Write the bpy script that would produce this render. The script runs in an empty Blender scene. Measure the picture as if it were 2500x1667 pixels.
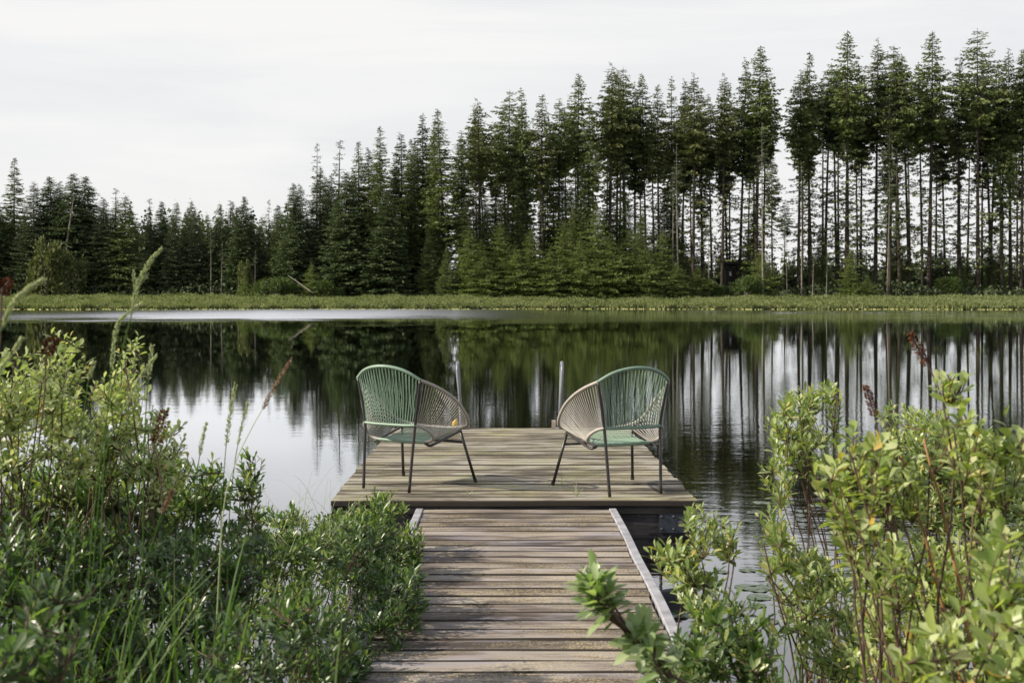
import bpy, math, random
import numpy as np
from mathutils import Vector
random.seed(7); RNG = np.random.default_rng(11)
S = bpy.context.scene
COL = S.collection
F, HX, HY, CAMZ = 2908.0, 1250.0, 727.0, 1.60      # focal length in photo pixels, vanishing point, camera height

# ------------------------------------------------------------------ camera, sky, sun, exposure
cd = bpy.data.cameras.new('camera'); cam = bpy.data.objects.new('camera', cd); COL.objects.link(cam)
cam.location = (0, 0, CAMZ); cam.rotation_euler = (math.radians(90), 0, 0)
cd.sensor_width = 36; cd.lens = 36*F/2500; cd.shift_y = -106.5/2500
cd.clip_start = .05; cd.clip_end = 6000
cd.dof.use_dof = True; cd.dof.focus_distance = 8.3; cd.dof.aperture_fstop = 8.5
S.camera = cam

SUN_V = Vector((.478, .085, -.31)).normalized()
SUN_EL = math.asin(-SUN_V.z); SUN_AZ = math.atan2(-SUN_V.x, -SUN_V.y)
sd = bpy.data.lights.new('sun', 'SUN'); sd.energy = 5.0; sd.angle = math.radians(.5); sd.color = (1, .90, .74)
sun = bpy.data.objects.new('sun', sd); COL.objects.link(sun)
sun.rotation_euler = SUN_V.to_track_quat('-Z', 'Y').to_euler(); sun.location = (-30, -5, 20)

w = bpy.data.worlds.new('World'); S.world = w; w.use_nodes = True
N = w.node_tree.nodes; L = w.node_tree.links; N.clear()
def nd(nodes, t, **k):
    n = nodes.new(t)
    for a, b in k.items():
        if a in n.inputs: n.inputs[a].default_value = b
        else: setattr(n, a, b)
    return n
out = nd(N, 'ShaderNodeOutputWorld'); bg = nd(N, 'ShaderNodeBackground'); bg.inputs['Strength'].default_value = .1
sky = nd(N, 'ShaderNodeTexSky'); sky.sky_type = 'NISHITA'; sky.sun_disc = False
sky.sun_elevation = SUN_EL; sky.sun_rotation = SUN_AZ; sky.air_density = 1.0; sky.dust_density = 2.0
tc = nd(N, 'ShaderNodeTexCoord'); sep = nd(N, 'ShaderNodeSeparateXYZ'); L.new(tc.outputs['Generated'], sep.inputs[0])
mp = nd(N, 'ShaderNodeMapping'); mp.inputs['Scale'].default_value = (1.2, 1.2, 7.0); mp.inputs['Rotation'].default_value = (.25, .12, .3)
L.new(tc.outputs['Generated'], mp.inputs[0])
no = nd(N, 'ShaderNodeTexNoise'); no.inputs['Scale'].default_value = 1.7; no.inputs['Detail'].default_value = 7; no.inputs['Roughness'].default_value = .55; no.inputs['Distortion'].default_value = .6
L.new(mp.outputs[0], no.inputs['Vector'])
cr = nd(N, 'ShaderNodeValToRGB'); cr.color_ramp.elements[0].position = .40; cr.color_ramp.elements[0].color = (.82, .82, .82, 1)
cr.color_ramp.elements[1].position = .60; cr.color_ramp.elements[1].color = (1, 1, 1, 1); L.new(no.outputs['Fac'], cr.inputs[0])
mr = nd(N, 'ShaderNodeMapRange'); mr.inputs[1].default_value = .38; mr.inputs[2].default_value = .85; mr.inputs[3].default_value = 1.0; mr.inputs[4].default_value = .12
L.new(sep.outputs['Z'], mr.inputs[0])                    # the veil of thin cloud opens overhead
mu = nd(N, 'ShaderNodeMath', operation='MULTIPLY'); L.new(cr.outputs[0], mu.inputs[0]); L.new(mr.outputs[0], mu.inputs[1])
mx = nd(N, 'ShaderNodeMix', data_type='RGBA'); L.new(mu.outputs[0], mx.inputs[0]); L.new(sky.outputs[0], mx.inputs[6])
mx.inputs[7].default_value = (7.35, 7.30, 7.26, 1)        # cloud veil, in the sky's own units
L.new(mx.outputs[2], bg.inputs['Color']); L.new(bg.outputs[0], out.inputs[0])
S.view_settings.view_transform = 'Standard'; S.view_settings.look = 'None'
S.view_settings.exposure = .35; S.view_settings.gamma = 1; S.view_settings.use_curve_mapping = False
S.render.engine = 'CYCLES'; S.cycles.use_denoising = True
S.cycles.max_bounces = 7; S.cycles.diffuse_bounces = 3; S.cycles.glossy_bounces = 3; S.cycles.transmission_bounces = 3; S.cycles.caustics_reflective = False; S.cycles.caustics_refractive = False

def P(px, py, d):                                         # photo pixel at distance d -> world
    return Vector(((px-HX)*d/F, d, CAMZ-(py-HY)*d/F))

# ------------------------------------------------------------------ tagging and linking
def tag(o, label=None, cat=None, group=None, kind=None):
    if label: o['label'] = label
    if cat: o['category'] = cat
    if group: o['group'] = group
    if kind: o['kind'] = kind
    return o
def empty(name, loc=(0, 0, 0), rz=0, label=None, cat=None, group=None):
    o = bpy.data.objects.new(name, None); COL.objects.link(o); o.location = loc; o.rotation_euler = (0, 0, rz)
    o.empty_display_size = .1
    return tag(o, label, cat, group)
class MB:
    """collects vertices and faces for ONE mesh"""
    def __init__(s): s.v = []; s.f = []; s.n = 0; s.mi = []
    def add(s, v, f, mi=0):
        v = np.asarray(v, float).reshape(-1, 3); s.v.append(v)
        s.f += [tuple(i+s.n for i in q) for q in f]; s.mi += [mi]*len(f); s.n += len(v)
    def box(s, x0, x1, y0, y1, z0, z1, bev=0, mi=0):
        b = bev
        if b <= 0:
            v = [(x, y, z) for z in (z0, z1) for y in (y0, y1) for x in (x0, x1)]
            s.add(v, [(0, 2, 3, 1), (4, 5, 7, 6), (0, 1, 5, 4), (2, 6, 7, 3), (0, 4, 6, 2), (1, 3, 7, 5)], mi); return
        v = [(x0, y0, z0), (x1, y0, z0), (x1, y1, z0), (x0, y1, z0), (x0, y0, z1-b), (x1, y0, z1-b), (x1, y1, z1-b), (x0, y1, z1-b),
             (x0+b, y0+b, z1), (x1-b, y0+b, z1), (x1-b, y1-b, z1), (x0+b, y1-b, z1)]
        s.add(v, [(3, 2, 1, 0), (0, 1, 5, 4), (1, 2, 6, 5), (2, 3, 7, 6), (3, 0, 4, 7), (4, 5, 9, 8), (5, 6, 10, 9), (6, 7, 11, 10), (7, 4, 8, 11), (8, 9, 10, 11)], mi)
    def tube(s, pts, r, k=6, closed=False, cap=True, mi=0):
        pts = [Vector(p) for p in pts]; n = len(pts)
        rs = r if hasattr(r, '__len__') else [r]*n
        u = None; V = []
        for i, p in enumerate(pts):
            a = pts[i-1] if (i > 0 or closed) else p; b = pts[(i+1) % n] if (i < n-1 or closed) else p
            t = (b-a).normalized() if (b-a).length > 1e-9 else Vector((0, 0, 1))
            if u is None: u = t.orthogonal().normalized()
            u = u-t*u.dot(t); u = u.normalized() if u.length > 1e-6 else t.orthogonal().normalized()
            w_ = t.cross(u)
            for j in range(k):
                a_ = 2*math.pi*j/k; V.append(p+(u*math.cos(a_)+w_*math.sin(a_))*rs[i])
        Fc = []
        for i in range(n if closed else n-1):
            i2 = (i+1) % n
            for j in range(k): Fc.append((i*k+j, i*k+(j+1) % k, i2*k+(j+1) % k, i2*k+j))
        if cap and not closed:
            Fc.append(tuple(range(k-1, -1, -1))); Fc.append(tuple((n-1)*k+j for j in range(k)))
        s.add([tuple(q) for q in V], Fc, mi)
    def build(s, name, mats, parent=None, smooth=False, loc=None):
        if not isinstance(mats, (list, tuple)): mats = [mats]
        me = bpy.data.meshes.new(name); me.from_pydata(np.concatenate(s.v).tolist() if s.v else [], [], s.f)
        for m in mats: me.materials.append(m)
        if len(mats) > 1: me.polygons.foreach_set('material_index', s.mi)
        if smooth: me.polygons.foreach_set('use_smooth', [True]*len(me.polygons))
        me.update()
        o = bpy.data.objects.new(name, me); COL.objects.link(o)
        if parent: o.parent = parent
        if loc: o.location = loc
        return o
def np_mesh(name, verts, faces, mats, parent=None, smooth=False, mi=None):
    """fast mesh: faces (n,k) all of the same size k, or a list of such arrays"""
    if not isinstance(faces, list): faces = [faces]
    me = bpy.data.meshes.new(name); verts = np.asarray(verts, np.float32)
    me.vertices.add(len(verts)); me.vertices.foreach_set('co', verts.ravel())
    loops = np.concatenate([f.ravel() for f in faces]).astype(np.int32)
    tot = np.concatenate([np.full(len(f), f.shape[1]) for f in faces]).astype(np.int32)
    st = np.concatenate([[0], np.cumsum(tot)[:-1]]).astype(np.int32)
    me.loops.add(len(loops)); me.loops.foreach_set('vertex_index', loops)
    me.polygons.add(len(tot)); me.polygons.foreach_set('loop_start', st); me.polygons.foreach_set('loop_total', tot)
    if not isinstance(mats, (list, tuple)): mats = [mats]
    for m in mats: me.materials.append(m)
    if mi is not None: me.polygons.foreach_set('material_index', mi.astype(np.int32))
    if smooth: me.polygons.foreach_set('use_smooth', np.ones(len(tot), bool))
    me.update(calc_edges=True)
    o = bpy.data.objects.new(name, me); COL.objects.link(o)
    if parent: o.parent = parent
    return o
def copy_tree(o, parent=None):
    c = o.copy(); COL.objects.link(c); c.parent = parent
    for ch in list(o.children): copy_tree(ch, c)
    return c
def ordinal(n): return f"{n}{'th' if 10 <= n % 100 <= 20 else {1: 'st', 2: 'nd', 3: 'rd'}.get(n % 10, 'th')}"

# ------------------------------------------------------------------ materials
def mat(name):
    m = bpy.data.materials.new(name); m.use_nodes = True; m.node_tree.nodes.clear()
    n, l = m.node_tree.nodes, m.node_tree.links
    o = n.new('ShaderNodeOutputMaterial'); return m, n, l, o
def ramp(n, stops):
    r = n.new('ShaderNodeValToRGB'); e = r.color_ramp.elements
    while len(e) < len(stops): e.new(.5)
    for i, (p, c) in enumerate(stops): e[i].position = p; e[i].color = (*c, 1) if len(c) == 3 else c
    return r
def noise(n, l, src, scale, detail=4, rough=.55, sc=(1, 1, 1), dist=0):
    m = n.new('ShaderNodeMapping'); m.inputs['Scale'].default_value = sc; l.new(src, m.inputs[0])
    t = n.new('ShaderNodeTexNoise'); t.inputs['Scale'].default_value = scale; t.inputs['Detail'].default_value = detail
    t.inputs['Roughness'].default_value = rough; t.inputs['Distortion'].default_value = dist; l.new(m.outputs[0], t.inputs['Vector']); return t.outputs['Fac']
def mixc(n, l, fac, a, b, mode='MIX'):
    m = n.new('ShaderNodeMix'); m.data_type = 'RGBA'; m.blend_type = mode
    for s, v in ((0, fac), (6, a), (7, b)):
        if isinstance(v, bpy.types.NodeSocket): l.new(v, m.inputs[s])
        elif s == 0: m.inputs[0].default_value = v
        else: m.inputs[s].default_value = (*v, 1)
    return m.outputs[2]
def math_(n, l, op, a, b=0.0, clamp=False):
    m = n.new('ShaderNodeMath'); m.operation = op; m.use_clamp = clamp
    for i, v in enumerate((a, b)):
        if isinstance(v, bpy.types.NodeSocket): l.new(v, m.inputs[i])
        else: m.inputs[i].default_value = v
    return m.outputs[0]
def maprange(n, l, v, a, b, c=0., d=1.):
    m = n.new('ShaderNodeMapRange'); l.new(v, m.inputs[0])
    for i, q in enumerate((a, b, c, d)): m.inputs[i+1].default_value = q
    return m.outputs[0]

def wood_mat(name, dark, mid, light, pollen=.0, speck=None, stain=.5, violet=0, axis='x', moss=0):
    m, n, l, o = mat(name); tcd = n.new('ShaderNodeTexCoord').outputs['Object']; ge = n.new('ShaderNodeNewGeometry')
    isl = ge.outputs['Random Per Island']
    off = n.new('ShaderNodeVectorMath'); off.operation = 'MULTIPLY_ADD'
    cmb = n.new('ShaderNodeCombineXYZ'); l.new(isl, cmb.inputs[0]); l.new(isl, cmb.inputs[1])
    l.new(cmb.outputs[0], off.inputs[0]); off.inputs[1].default_value = (37, 91, 0); l.new(tcd, off.inputs[2]); co = off.outputs[0]
    s1 = (1, 14, 14) if axis == 'x' else (14, 1, 14)
    g1 = noise(n, l, co, 3.0, 8, .65, s1, .3); g2 = noise(n, l, co, 10.0, 8, .8, s1); big = noise(n, l, co, 2.2, 3, .5, (1, 2.5, 1) if axis == 'x' else (2.5, 1, 1), .5)
    c = ramp(n, [(.36, dark), (.47, mid), (.61, light)]); 
    v = math_(n, l, 'ADD', math_(n, l, 'MULTIPLY', g1, .52), math_(n, l, 'MULTIPLY', g2, .48)); 
    v = math_(n, l, 'ADD', v, math_(n, l, 'MULTIPLY', math_(n, l, 'SUBTRACT', big, .5), .8))
    v = math_(n, l, 'ADD', v, math_(n, l, 'MULTIPLY', math_(n, l, 'SUBTRACT', isl, .5), .17)); l.new(v, c.inputs[0]); col = c.outputs[0]
    if violet:
        vm = noise(n, l, co, 1.4, 4, .6, (1, 6, 1), .8); vr = ramp(n, [(.52, (0, 0, 0)), (.66, (violet,)*3)]); l.new(vm, vr.inputs[0])
        col = mixc(n, l, vr.outputs[0], col, (.34, .33, .40))
    if moss:
        mm = noise(n, l, tcd, 2.6, 5, .6); r_ = ramp(n, [(.5, (0, 0, 0)), (.72, (moss,)*3)]); l.new(mm, r_.inputs[0])
        col = mixc(n, l, r_.outputs[0], col, (.27, .27, .12))
    if pollen:
        pm = noise(n, l, tcd, 2.0, 4, .6, (.8, 1.4, 1)); pf = noise(n, l, tcd, 120, 2, .8)
        pmr = ramp(n, [(.42, (0, 0, 0)), (.62, (1, 1, 1))]); l.new(pm, pmr.inputs[0])
        pfr = ramp(n, [(.50, (0, 0, 0)), (.60, (1, 1, 1))]); l.new(pf, pfr.inputs[0])
        pk = math_(n, l, 'MULTIPLY', math_(n, l, 'MULTIPLY', pmr.outputs[0], pfr.outputs[0]), pollen)
        col = mixc(n, l, pk, col, (.60, .50, .26))
    if speck:
        sp = noise(n, l, tcd, 28, 5, .75); sr = ramp(n, [(.60, (0, 0, 0)), (.68, (1, 1, 1))]); l.new(sp, sr.inputs[0])
        bm = noise(n, l, tcd, 3, 3, .5); br = ramp(n, [(.45, (0, 0, 0)), (.6, (1, 1, 1))]); l.new(bm, br.inputs[0])
        col = mixc(n, l, math_(n, l, 'MULTIPLY', sr.outputs[0], br.outputs[0]), col, speck)
    b = n.new('ShaderNodeBsdfPrincipled'); l.new(col, b.inputs['Base Color']); b.inputs['Roughness'].default_value = .78
    b.inputs['Specular IOR Level'].default_value = .35
    bp = n.new('ShaderNodeBump'); bp.inputs['Strength'].default_value = .55; bp.inputs['Distance'].default_value = .004; l.new(v, bp.inputs['Height']); l.new(bp.outputs[0], b.inputs['Normal'])
    l.new(b.outputs[0], o.inputs[0]); return m

def plain(name, col, rough=.5, metal=0, var=.15, scale=20, bump=0, spec=.5):
    m, n, l, o = mat(name); t = n.new('ShaderNodeTexCoord').outputs['Object']; f = noise(n, l, t, scale, 5, .6)
    c = ramp(n, [(.3, tuple(x*(1-var) for x in col)), (.7, tuple(min(1, x*(1+var)) for x in col))]); l.new(f, c.inputs[0])
    b = n.new('ShaderNodeBsdfPrincipled'); l.new(c.outputs[0], b.inputs['Base Color']); b.inputs['Roughness'].default_value = rough; b.inputs['Metallic'].default_value = metal
    b.inputs['Specular IOR Level'].default_value = spec
    if bump:
        bp = n.new('ShaderNodeBump'); bp.inputs['Strength'].default_value = bump; bp.inputs['Distance'].default_value = .003; l.new(f, bp.inputs['Height']); l.new(bp.outputs[0], b.inputs['Normal'])
    l.new(b.outputs[0], o.inputs[0]); return m

def leaf_mat(name, stops, trans=.35, rough=.45, spec=.4, tcol=None, patch=0):
    """each leaf (mesh island) draws its own colour; light also passes through it"""
    m, n, l, o = mat(name); ge = n.new('ShaderNodeNewGeometry'); f = ge.outputs['Random Per Island']
    if patch:
        t = n.new('ShaderNodeTexCoord').outputs['Object']; p = noise(n, l, t, patch, 3, .5)
        f = math_(n, l, 'ADD', math_(n, l, 'MULTIPLY', f, .5), math_(n, l, 'MULTIPLY', p, .5))
    c = ramp(n, stops); l.new(f, c.inputs[0])
    b = n.new('ShaderNodeBsdfPrincipled'); l.new(c.outputs[0], b.inputs['Base Color']); b.inputs['Roughness'].default_value = rough; b.inputs['Specular IOR Level'].default_value = spec
    t = n.new('ShaderNodeBsdfTranslucent'); tm = mixc(n, l, 1.0, c.outputs[0], tcol or (1.5, 1.6, .75), 'MULTIPLY'); l.new(tm, t.inputs[0])
    ms = n.new('ShaderNodeMixShader'); ms.inputs[0].default_value = trans; l.new(b.outputs[0], ms.inputs[1]); l.new(t.outputs[0], ms.inputs[2]); l.new(ms.outputs[0], o.inputs[0]); return m

M = {}
M['deck'] = wood_mat('weathered_deck', (.042, .035, .027), (.158, .135, .104), (.34, .32, .27), pollen=.4, moss=.6)
M['gangway'] = wood_mat('gangway_boards', (.060, .046, .040), (.165, .134, .112), (.315, .278, .25), pollen=.75, violet=.5)
M['board_edge'] = plain('dark_board_edge', (.035, .028, .022), .9)  # sides and bevels darker than the tops, so board gaps read as lines
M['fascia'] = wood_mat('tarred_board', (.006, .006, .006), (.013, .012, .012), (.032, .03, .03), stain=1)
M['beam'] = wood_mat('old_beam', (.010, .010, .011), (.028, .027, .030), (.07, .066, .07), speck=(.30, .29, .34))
M['strip'] = plain('edge_strip', (.33, .33, .36), .6, .0, .35, 9, .3)
M['plate'] = plain('steel_plate', (.055, .065, .08), .5, .6, .25, 30, .3)
M['bolt'] = plain('galvanised_bolt', (.20, .19, .19), .4, .8, .2, 60)
M['nail'] = plain('rusty_nail', (.03, .022, .018), .8)
M['black_metal'] = plain('black_tube', (.020, .017, .016), .38, .0, .3, 40, .1, .6)
M['green_cord'] = plain('green_cord', (.20, .30, .225), .42, 0, .12, 30, 0, .5)
M['grey_cord'] = plain('grey_cord', (.36, .335, .305), .48, 0, .12, 30, 0, .5)
M['alu'] = plain('grey_rail', (.22, .23, .27), .5, .3, .12, 12)
M['post'] = wood_mat('stub_post', (.20, .15, .11), (.33, .27, .22), (.45, .39, .33), axis='y')
M['yellow'] = plain('yellow_plastic', (.75, .46, .02), .45)
M['rope'] = plain('pale_rope', (.45, .42, .36), .8)
M['float'] = plain('pontoon', (.012, .012, .013), .6)
M['bark'] = plain('bark', (.062, .052, .042), .9, 0, .4, 1.5, 0, .1)
M['bark_pale'] = plain('pale_bark', (.22, .20, .17), .9, 0, .35, 1.2, 0, .1)
M['twig'] = plain('twig_bark', (.085, .05, .035), .7, 0, .4, 25)
M['twig_orange'] = plain('orange_stem', (.30, .15, .06), .6, 0, .35, 14)
M['seed_brown'] = leaf_mat('brown_seed', [(0, (.05, .016, .008)), (.6, (.11, .04, .02)), (1, (.20, .08, .035))], .12, .8, .1, (1.2, 1, .8))
M['fir'] = leaf_mat('fir_needles', [(0, (.062, .086, .034)), (.5, (.115, .148, .052)), (1, (.20, .235, .085))], .18, .6, .2, (1.3, 1.6, .6))
M['fir_olive'] = leaf_mat('olive_fir_needles', [(0, (.060, .078, .030)), (.5, (.105, .125, .045)), (1, (.17, .18, .07))], .18, .6, .2, (1.3, 1.5, .6))
M['fir_dark'] = leaf_mat('dark_fir_needles', [(0, (.042, .060, .034)), (.5, (.070, .094, .048)), (1, (.115, .14, .064))], .14, .6, .2, (1.3, 1.5, .7))
M['cedar'] = leaf_mat('cedar_sprays', [(0, (.045, .070, .034)), (.5, (.078, .112, .048)), (1, (.125, .165, .068))], .18, .6, .2, (1.3, 1.5, .7))
M['lush'] = leaf_mat('lush_green_needles', [(0, (.06, .088, .026)), (.5, (.125, .165, .045)), (1, (.23, .275, .08))], .25, .6, .2, (1.3, 1.6, .6))
M['willow'] = leaf_mat('willow_leaves', [(0, (.045, .075, .022)), (1, (.11, .155, .045))], .3, .5, .3)
M['meadow'] = leaf_mat('sedge_blades', [(0, (.085, .11, .038)), (.4, (.165, .20, .08)), (.7, (.26, .285, .135)), (1, (.38, .37, .22))], .3, .6, .2, (1.3, 1.4, .7), patch=.12)
M['leaf_pale'] = leaf_mat('pale_downy_leaves', [(0, (.23, .31, .10)), (.4, (.39, .48, .21)), (.93, (.66, .70, .47)), (1, (.58, .36, .10))], .36, .36, .6, (1.4, 1.45, .7))
M['leaf_sage'] = leaf_mat('sage_leaves', [(0, (.17, .25, .10)), (.5, (.27, .36, .17)), (1, (.42, .49, .28))], .36, .36, .6, (1.4, 1.6, .6))
M['leaf_glaucous_shade'] = leaf_mat('glaucous_shade_leaves', [(0, (.04, .07, .03)), (.5, (.075, .12, .055)), (.9, (.15, .21, .11)), (1, (.22, .26, .09))], .38, .33, .6, (1.7, 2.1, .7))  # bluish green leaf colour, darkened to carry the lower left bank's shade
M['marsh_dark'] = leaf_mat('sweet_gale_mounds', [(0, (.07, .10, .03)), (.6, (.14, .18, .06)), (1, (.24, .27, .11))], .25, .6, .2, (1.3, 1.4, .7))
M['leaf_gale'] = leaf_mat('gale_leaves', [(0, (.05, .095, .03)), (.35, (.09, .15, .05)), (.8, (.19, .26, .10)), (1, (.36, .38, .15))], .40, .34, .6, (1.5, 1.75, .5))
M['leaf_grey'] = leaf_mat('downy_leaves', [(0, (.17, .24, .085)), (.4, (.28, .36, .14)), (.85, (.42, .48, .25)), (1, (.55, .46, .14))], .36, .38, .55, (1.45, 1.6, .6))
M['leaf_wide'] = leaf_mat('broad_leaves', [(0, (.17, .25, .065)), (.45, (.35, .43, .16)), (.93, (.55, .59, .33)), (1, (.58, .38, .08))], .40, .36, .55, (1.4, 1.5, .5))
M['blade'] = leaf_mat('grass_blades', [(0, (.045, .10, .018)), (.6, (.085, .165, .032)), (1, (.20, .23, .09))], .42, .5, .3)
M['seed_green'] = leaf_mat('green_seed', [(0, (.36, .44, .22)), (1, (.60, .63, .44))], .35, .6, .2, (1.2, 1.2, .9))
M['seed_pink'] = leaf_mat('pink_seed', [(0, (.22, .13, .10)), (1, (.36, .24, .18))], .3, .6, .2, (1.2, 1.1, .9))
M['pad'] = plain('pad', (.055, .085, .04), .22, 0, .3, 30, 0, .6)
M['flower_dot'] = plain('lily_dot', (.45, .45, .15), .6)
M['dark_wall'] = plain('cabin_boards', (.022, .017, .014), .85, 0, .3, 3)
M['pale_pane'] = plain('cabin_pane', (.55, .58, .60), .15, 0, .1, 3)

def ground_mat():
    m, n, l, o = mat('soil_and_turf'); t = n.new('ShaderNodeTexCoord').outputs['Object']
    f = noise(n, l, t, .6, 8, .6); c = ramp(n, [(.35, (.035, .030, .018)), (.5, (.07, .075, .028)), (.7, (.11, .13, .04))]); l.new(f, c.inputs[0])
    b = n.new('ShaderNodeBsdfPrincipled'); l.new(c.outputs[0], b.inputs[0]); b.inputs['Roughness'].default_value = .95; b.inputs['Specular IOR Level'].default_value = .1; l.new(b.outputs[0], o.inputs[0]); return m
def water_mat():
    m, n, l, o = mat('lake_water'); t = n.new('ShaderNodeTexCoord').outputs['Object']
    sp = n.new('ShaderNodeSeparateXYZ'); l.new(t, sp.inputs[0])
    # three ripple trains, all longer across than along the view
    n1 = noise(n, l, t, 1.0, 3, .5, (.8, 2.4, 1), .2); n2 = noise(n, l, t, 1.0, 3, .55, (3.5, 9, 1), .3); n3 = noise(n, l, t, 1.0, 2, .5, (.16, .45, 1), 0)
    calm = noise(n, l, t, 1.0, 3, .5, (.05, .09, 1), .5)
    calmr = maprange(n, l, calm, .35, .65, .35, 1.25)
    h = math_(n, l, 'ADD', math_(n, l, 'MULTIPLY', n1, .0042), math_(n, l, 'MULTIPLY', n2, .0026)); side = maprange(n, l, sp.outputs['X'], -1.5, 3.5, .28, .85); h = math_(n, l, 'MULTIPLY', math_(n, l, 'MULTIPLY', h, calmr), math_(n, l, 'MULTIPLY', side, maprange(n, l, sp.outputs['Y'], 9, 32, 1.0, .22)))
    h = math_(n, l, 'ADD', h, math_(n, l, 'MULTIPLY', n3, .0014))
    # a breeze roughens the water off the far shore
    yn = math_(n, l, 'ADD', sp.outputs['Y'], math_(n, l, 'MULTIPLY', math_(n, l, 'SUBTRACT', noise(n, l, t, 1.0, 5, .65, (.06, .10, 1), .6), .5), 90))
    b1 = maprange(n, l, yn, 76, 104); b1.node.interpolation_type = 'SMOOTHSTEP'
    b2 = maprange(n, l, sp.outputs['X'], -14, 8, 1, .0); b3 = maprange(n, l, sp.outputs['X'], -62, -22, 0, 1)
    st = noise(n, l, t, 1.0, 3, .6, (.018, .11, 1), .2); b4 = maprange(n, l, st, .50, .66, .04, .40)
    band = math_(n, l, 'MULTIPLY', b1, math_(n, l, 'MAXIMUM', math_(n, l, 'MULTIPLY', b2, b3), b4))
    wv = noise(n, l, t, 1.0, 4, .65, (1.6, 3.2, 1), .2)
    h = math_(n, l, 'ADD', h, math_(n, l, 'MULTIPLY', math_(n, l, 'MULTIPLY', wv, band), .05))
    bp = n.new('ShaderNodeBump'); bp.inputs['Strength'].default_value = 1; bp.inputs['Distance'].default_value = 1; l.new(h, bp.inputs['Height'])
    g = n.new('ShaderNodeBsdfGlossy'); g.inputs['Color'].default_value = (.93, .95, .98, 1); l.new(bp.outputs[0], g.inputs['Normal'])
    l.new(maprange(n, l, band, 0, 1, .0, .36), g.inputs['Roughness'])
    d = n.new('ShaderNodeBsdfDiffuse'); d.inputs[0].default_value = (.010, .008, .006, 1)
    fr = n.new('ShaderNodeFresnel'); fr.inputs['IOR'].default_value = 1.42
    ms = n.new('ShaderNodeMixShader'); l.new(math_(n, l, 'ADD', math_(n, l, 'MULTIPLY', fr.outputs[0], 1.75), math_(n, l, 'MULTIPLY', band, .5), True), ms.inputs[0]); l.new(d.outputs[0], ms.inputs[1]); l.new(g.outputs[0], ms.inputs[2]); l.new(ms.outputs[0], o.inputs[0]); return m
M['ground'] = ground_mat(); M['water'] = water_mat()

# ------------------------------------------------------------------ terrain and lake
def hsh(x, y): return math.sin(x*.131+1.7)*math.cos(y*.17+.4)+.5*math.sin(x*.37+y*.21)+.3*math.sin(x*.9-.5*y)
def shore_y(x): return 165+3.0*math.sin(x*.045+1.0)+1.8*math.sin(x*.16)+1.3*math.sin(x*.45+2)+.8*math.sin(x*1.1)
def terrain_z(x, y):
    z = -1.5
    ys = shore_y(x)
    if y > ys-8:                                          # far bank: a low lip, then a marshy flat rising to the wood
        t = y-ys; z = max(z, min(.18+.0*t, t*.25) if t < 1 else .18+min(t-1, 30)*.044+.07*hsh(x, y))
    nb = 3.4+(-.45*(x+1) if x < -1 else 0)+.25*math.sin(x*2.1)   # near bank
    nb = min(nb, 7.5)
    if y < nb+1.5:
        t = nb-y; z = max(z, min(.16, t*.28)+.02*math.sin(x*5+y*3))
    ax = abs(x)
    if ax > 130: z = max(z, min(1.2, (ax-130)*.1-1))
    return z
xs = sorted(set([-3000, -1500, -800, -500, -300, -220, -180]+list(range(-160, 161, 4))+[i*.5 for i in range(-16, 17)]+[180, 220, 300, 500, 800, 1500, 3000]))
ys = sorted(set([-400, -150, -60, -20, -10]+[i*.5 for i in range(-10, 20)]+list(range(10, 150, 10))+list(range(152, 210, 2))+[215, 230, 260, 320, 420, 600, 900, 1400, 2200, 4000]))
V = [(x, y, terrain_z(x, y)) for y in ys for x in xs]; nx = len(xs)
Fq = np.array([(j*nx+i, j*nx+i+1, (j+1)*nx+i+1, (j+1)*nx+i) for j in range(len(ys)-1) for i in range(nx-1)])
tag(np_mesh('ground', V, Fq, M['ground'], smooth=True), kind='structure')
wm = MB(); wm.add([(-135, -30, 0), (135, -30, 0), (135, 175, 0), (-135, 175, 0)], [(0, 1, 2, 3)]); tag(wm.build('lake_water', M['water']), kind='structure')

# ------------------------------------------------------------------ the floating platform and its gangway
PY0, PZ, PX0, PX1 = 7.925, .25, -1.207, 1.229             # front edge, top, sides
BW = .143
def planks(mb, x0, x1, y0, n, ztop, th, rnd, mi=2):
    y = y0
    for i in range(n):
        wdt = BW-.012+rnd.uniform(-.003, .003); dz = rnd.uniform(-.0025, .0025)
        a, b = x0+rnd.uniform(-.010, .006), x1+rnd.uniform(-.006, .012)
        seg = 14; xsn = [a+(b-a)*k/seg for k in range(seg+1)]; bow = rnd.uniform(-.0025, .0025); ph = rnd.uniform(0, 6)
        rows = []
        for k, x in enumerate(xsn):
            wv = bow*math.sin(math.pi*k/seg)+.0008*math.sin(x*9+ph); zz = ztop+dz+.0012*math.sin(x*4+ph)
            ya, yb = y+wv+.0007*math.sin(x*17+ph), y+wdt+wv+.0007*math.sin(x*13+ph*2); e = .0065
            rows += [(x, ya, zz-th), (x, ya, zz-e), (x, ya+e, zz), (x, (ya+yb)/2, zz+.0006), (x, yb-e, zz), (x, yb, zz-e), (x, yb, zz-th)]
        q = []
        for k in range(seg):
            for j in (2, 3, 4): q.append((k*7+j, (k+1)*7+j, (k+1)*7+j+1, k*7+j+1))
        q.append(tuple(range(6, -1, -1))); q.append(tuple(seg*7+j for j in range(7)))
        mb.add(rows, q); q = []
        for k in range(seg):
            for j in (0, 1, 5): q.append((k*7+j, (k+1)*7+j, (k+1)*7+j+1, k*7+j+1))
            q.append((k*7+6, (k+1)*7+6, (k+1)*7, k*7))
        n0 = mb.n-len(rows); mb.f += [tuple(i_+n0 for i_ in f_) for f_ in q]; mb.mi += [mi]*len(q)
        y += BW
    return y
rnd = random.Random(5)
dock = empty('floating_dock', (0, PY0, 0), math.radians(.4), 'wide weathered wooden dock platform floating on the lake under both chairs', 'dock')
d0 = MB(); planks(d0, PX0, PX1, 0, 31, PZ, .036, rnd)
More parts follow.
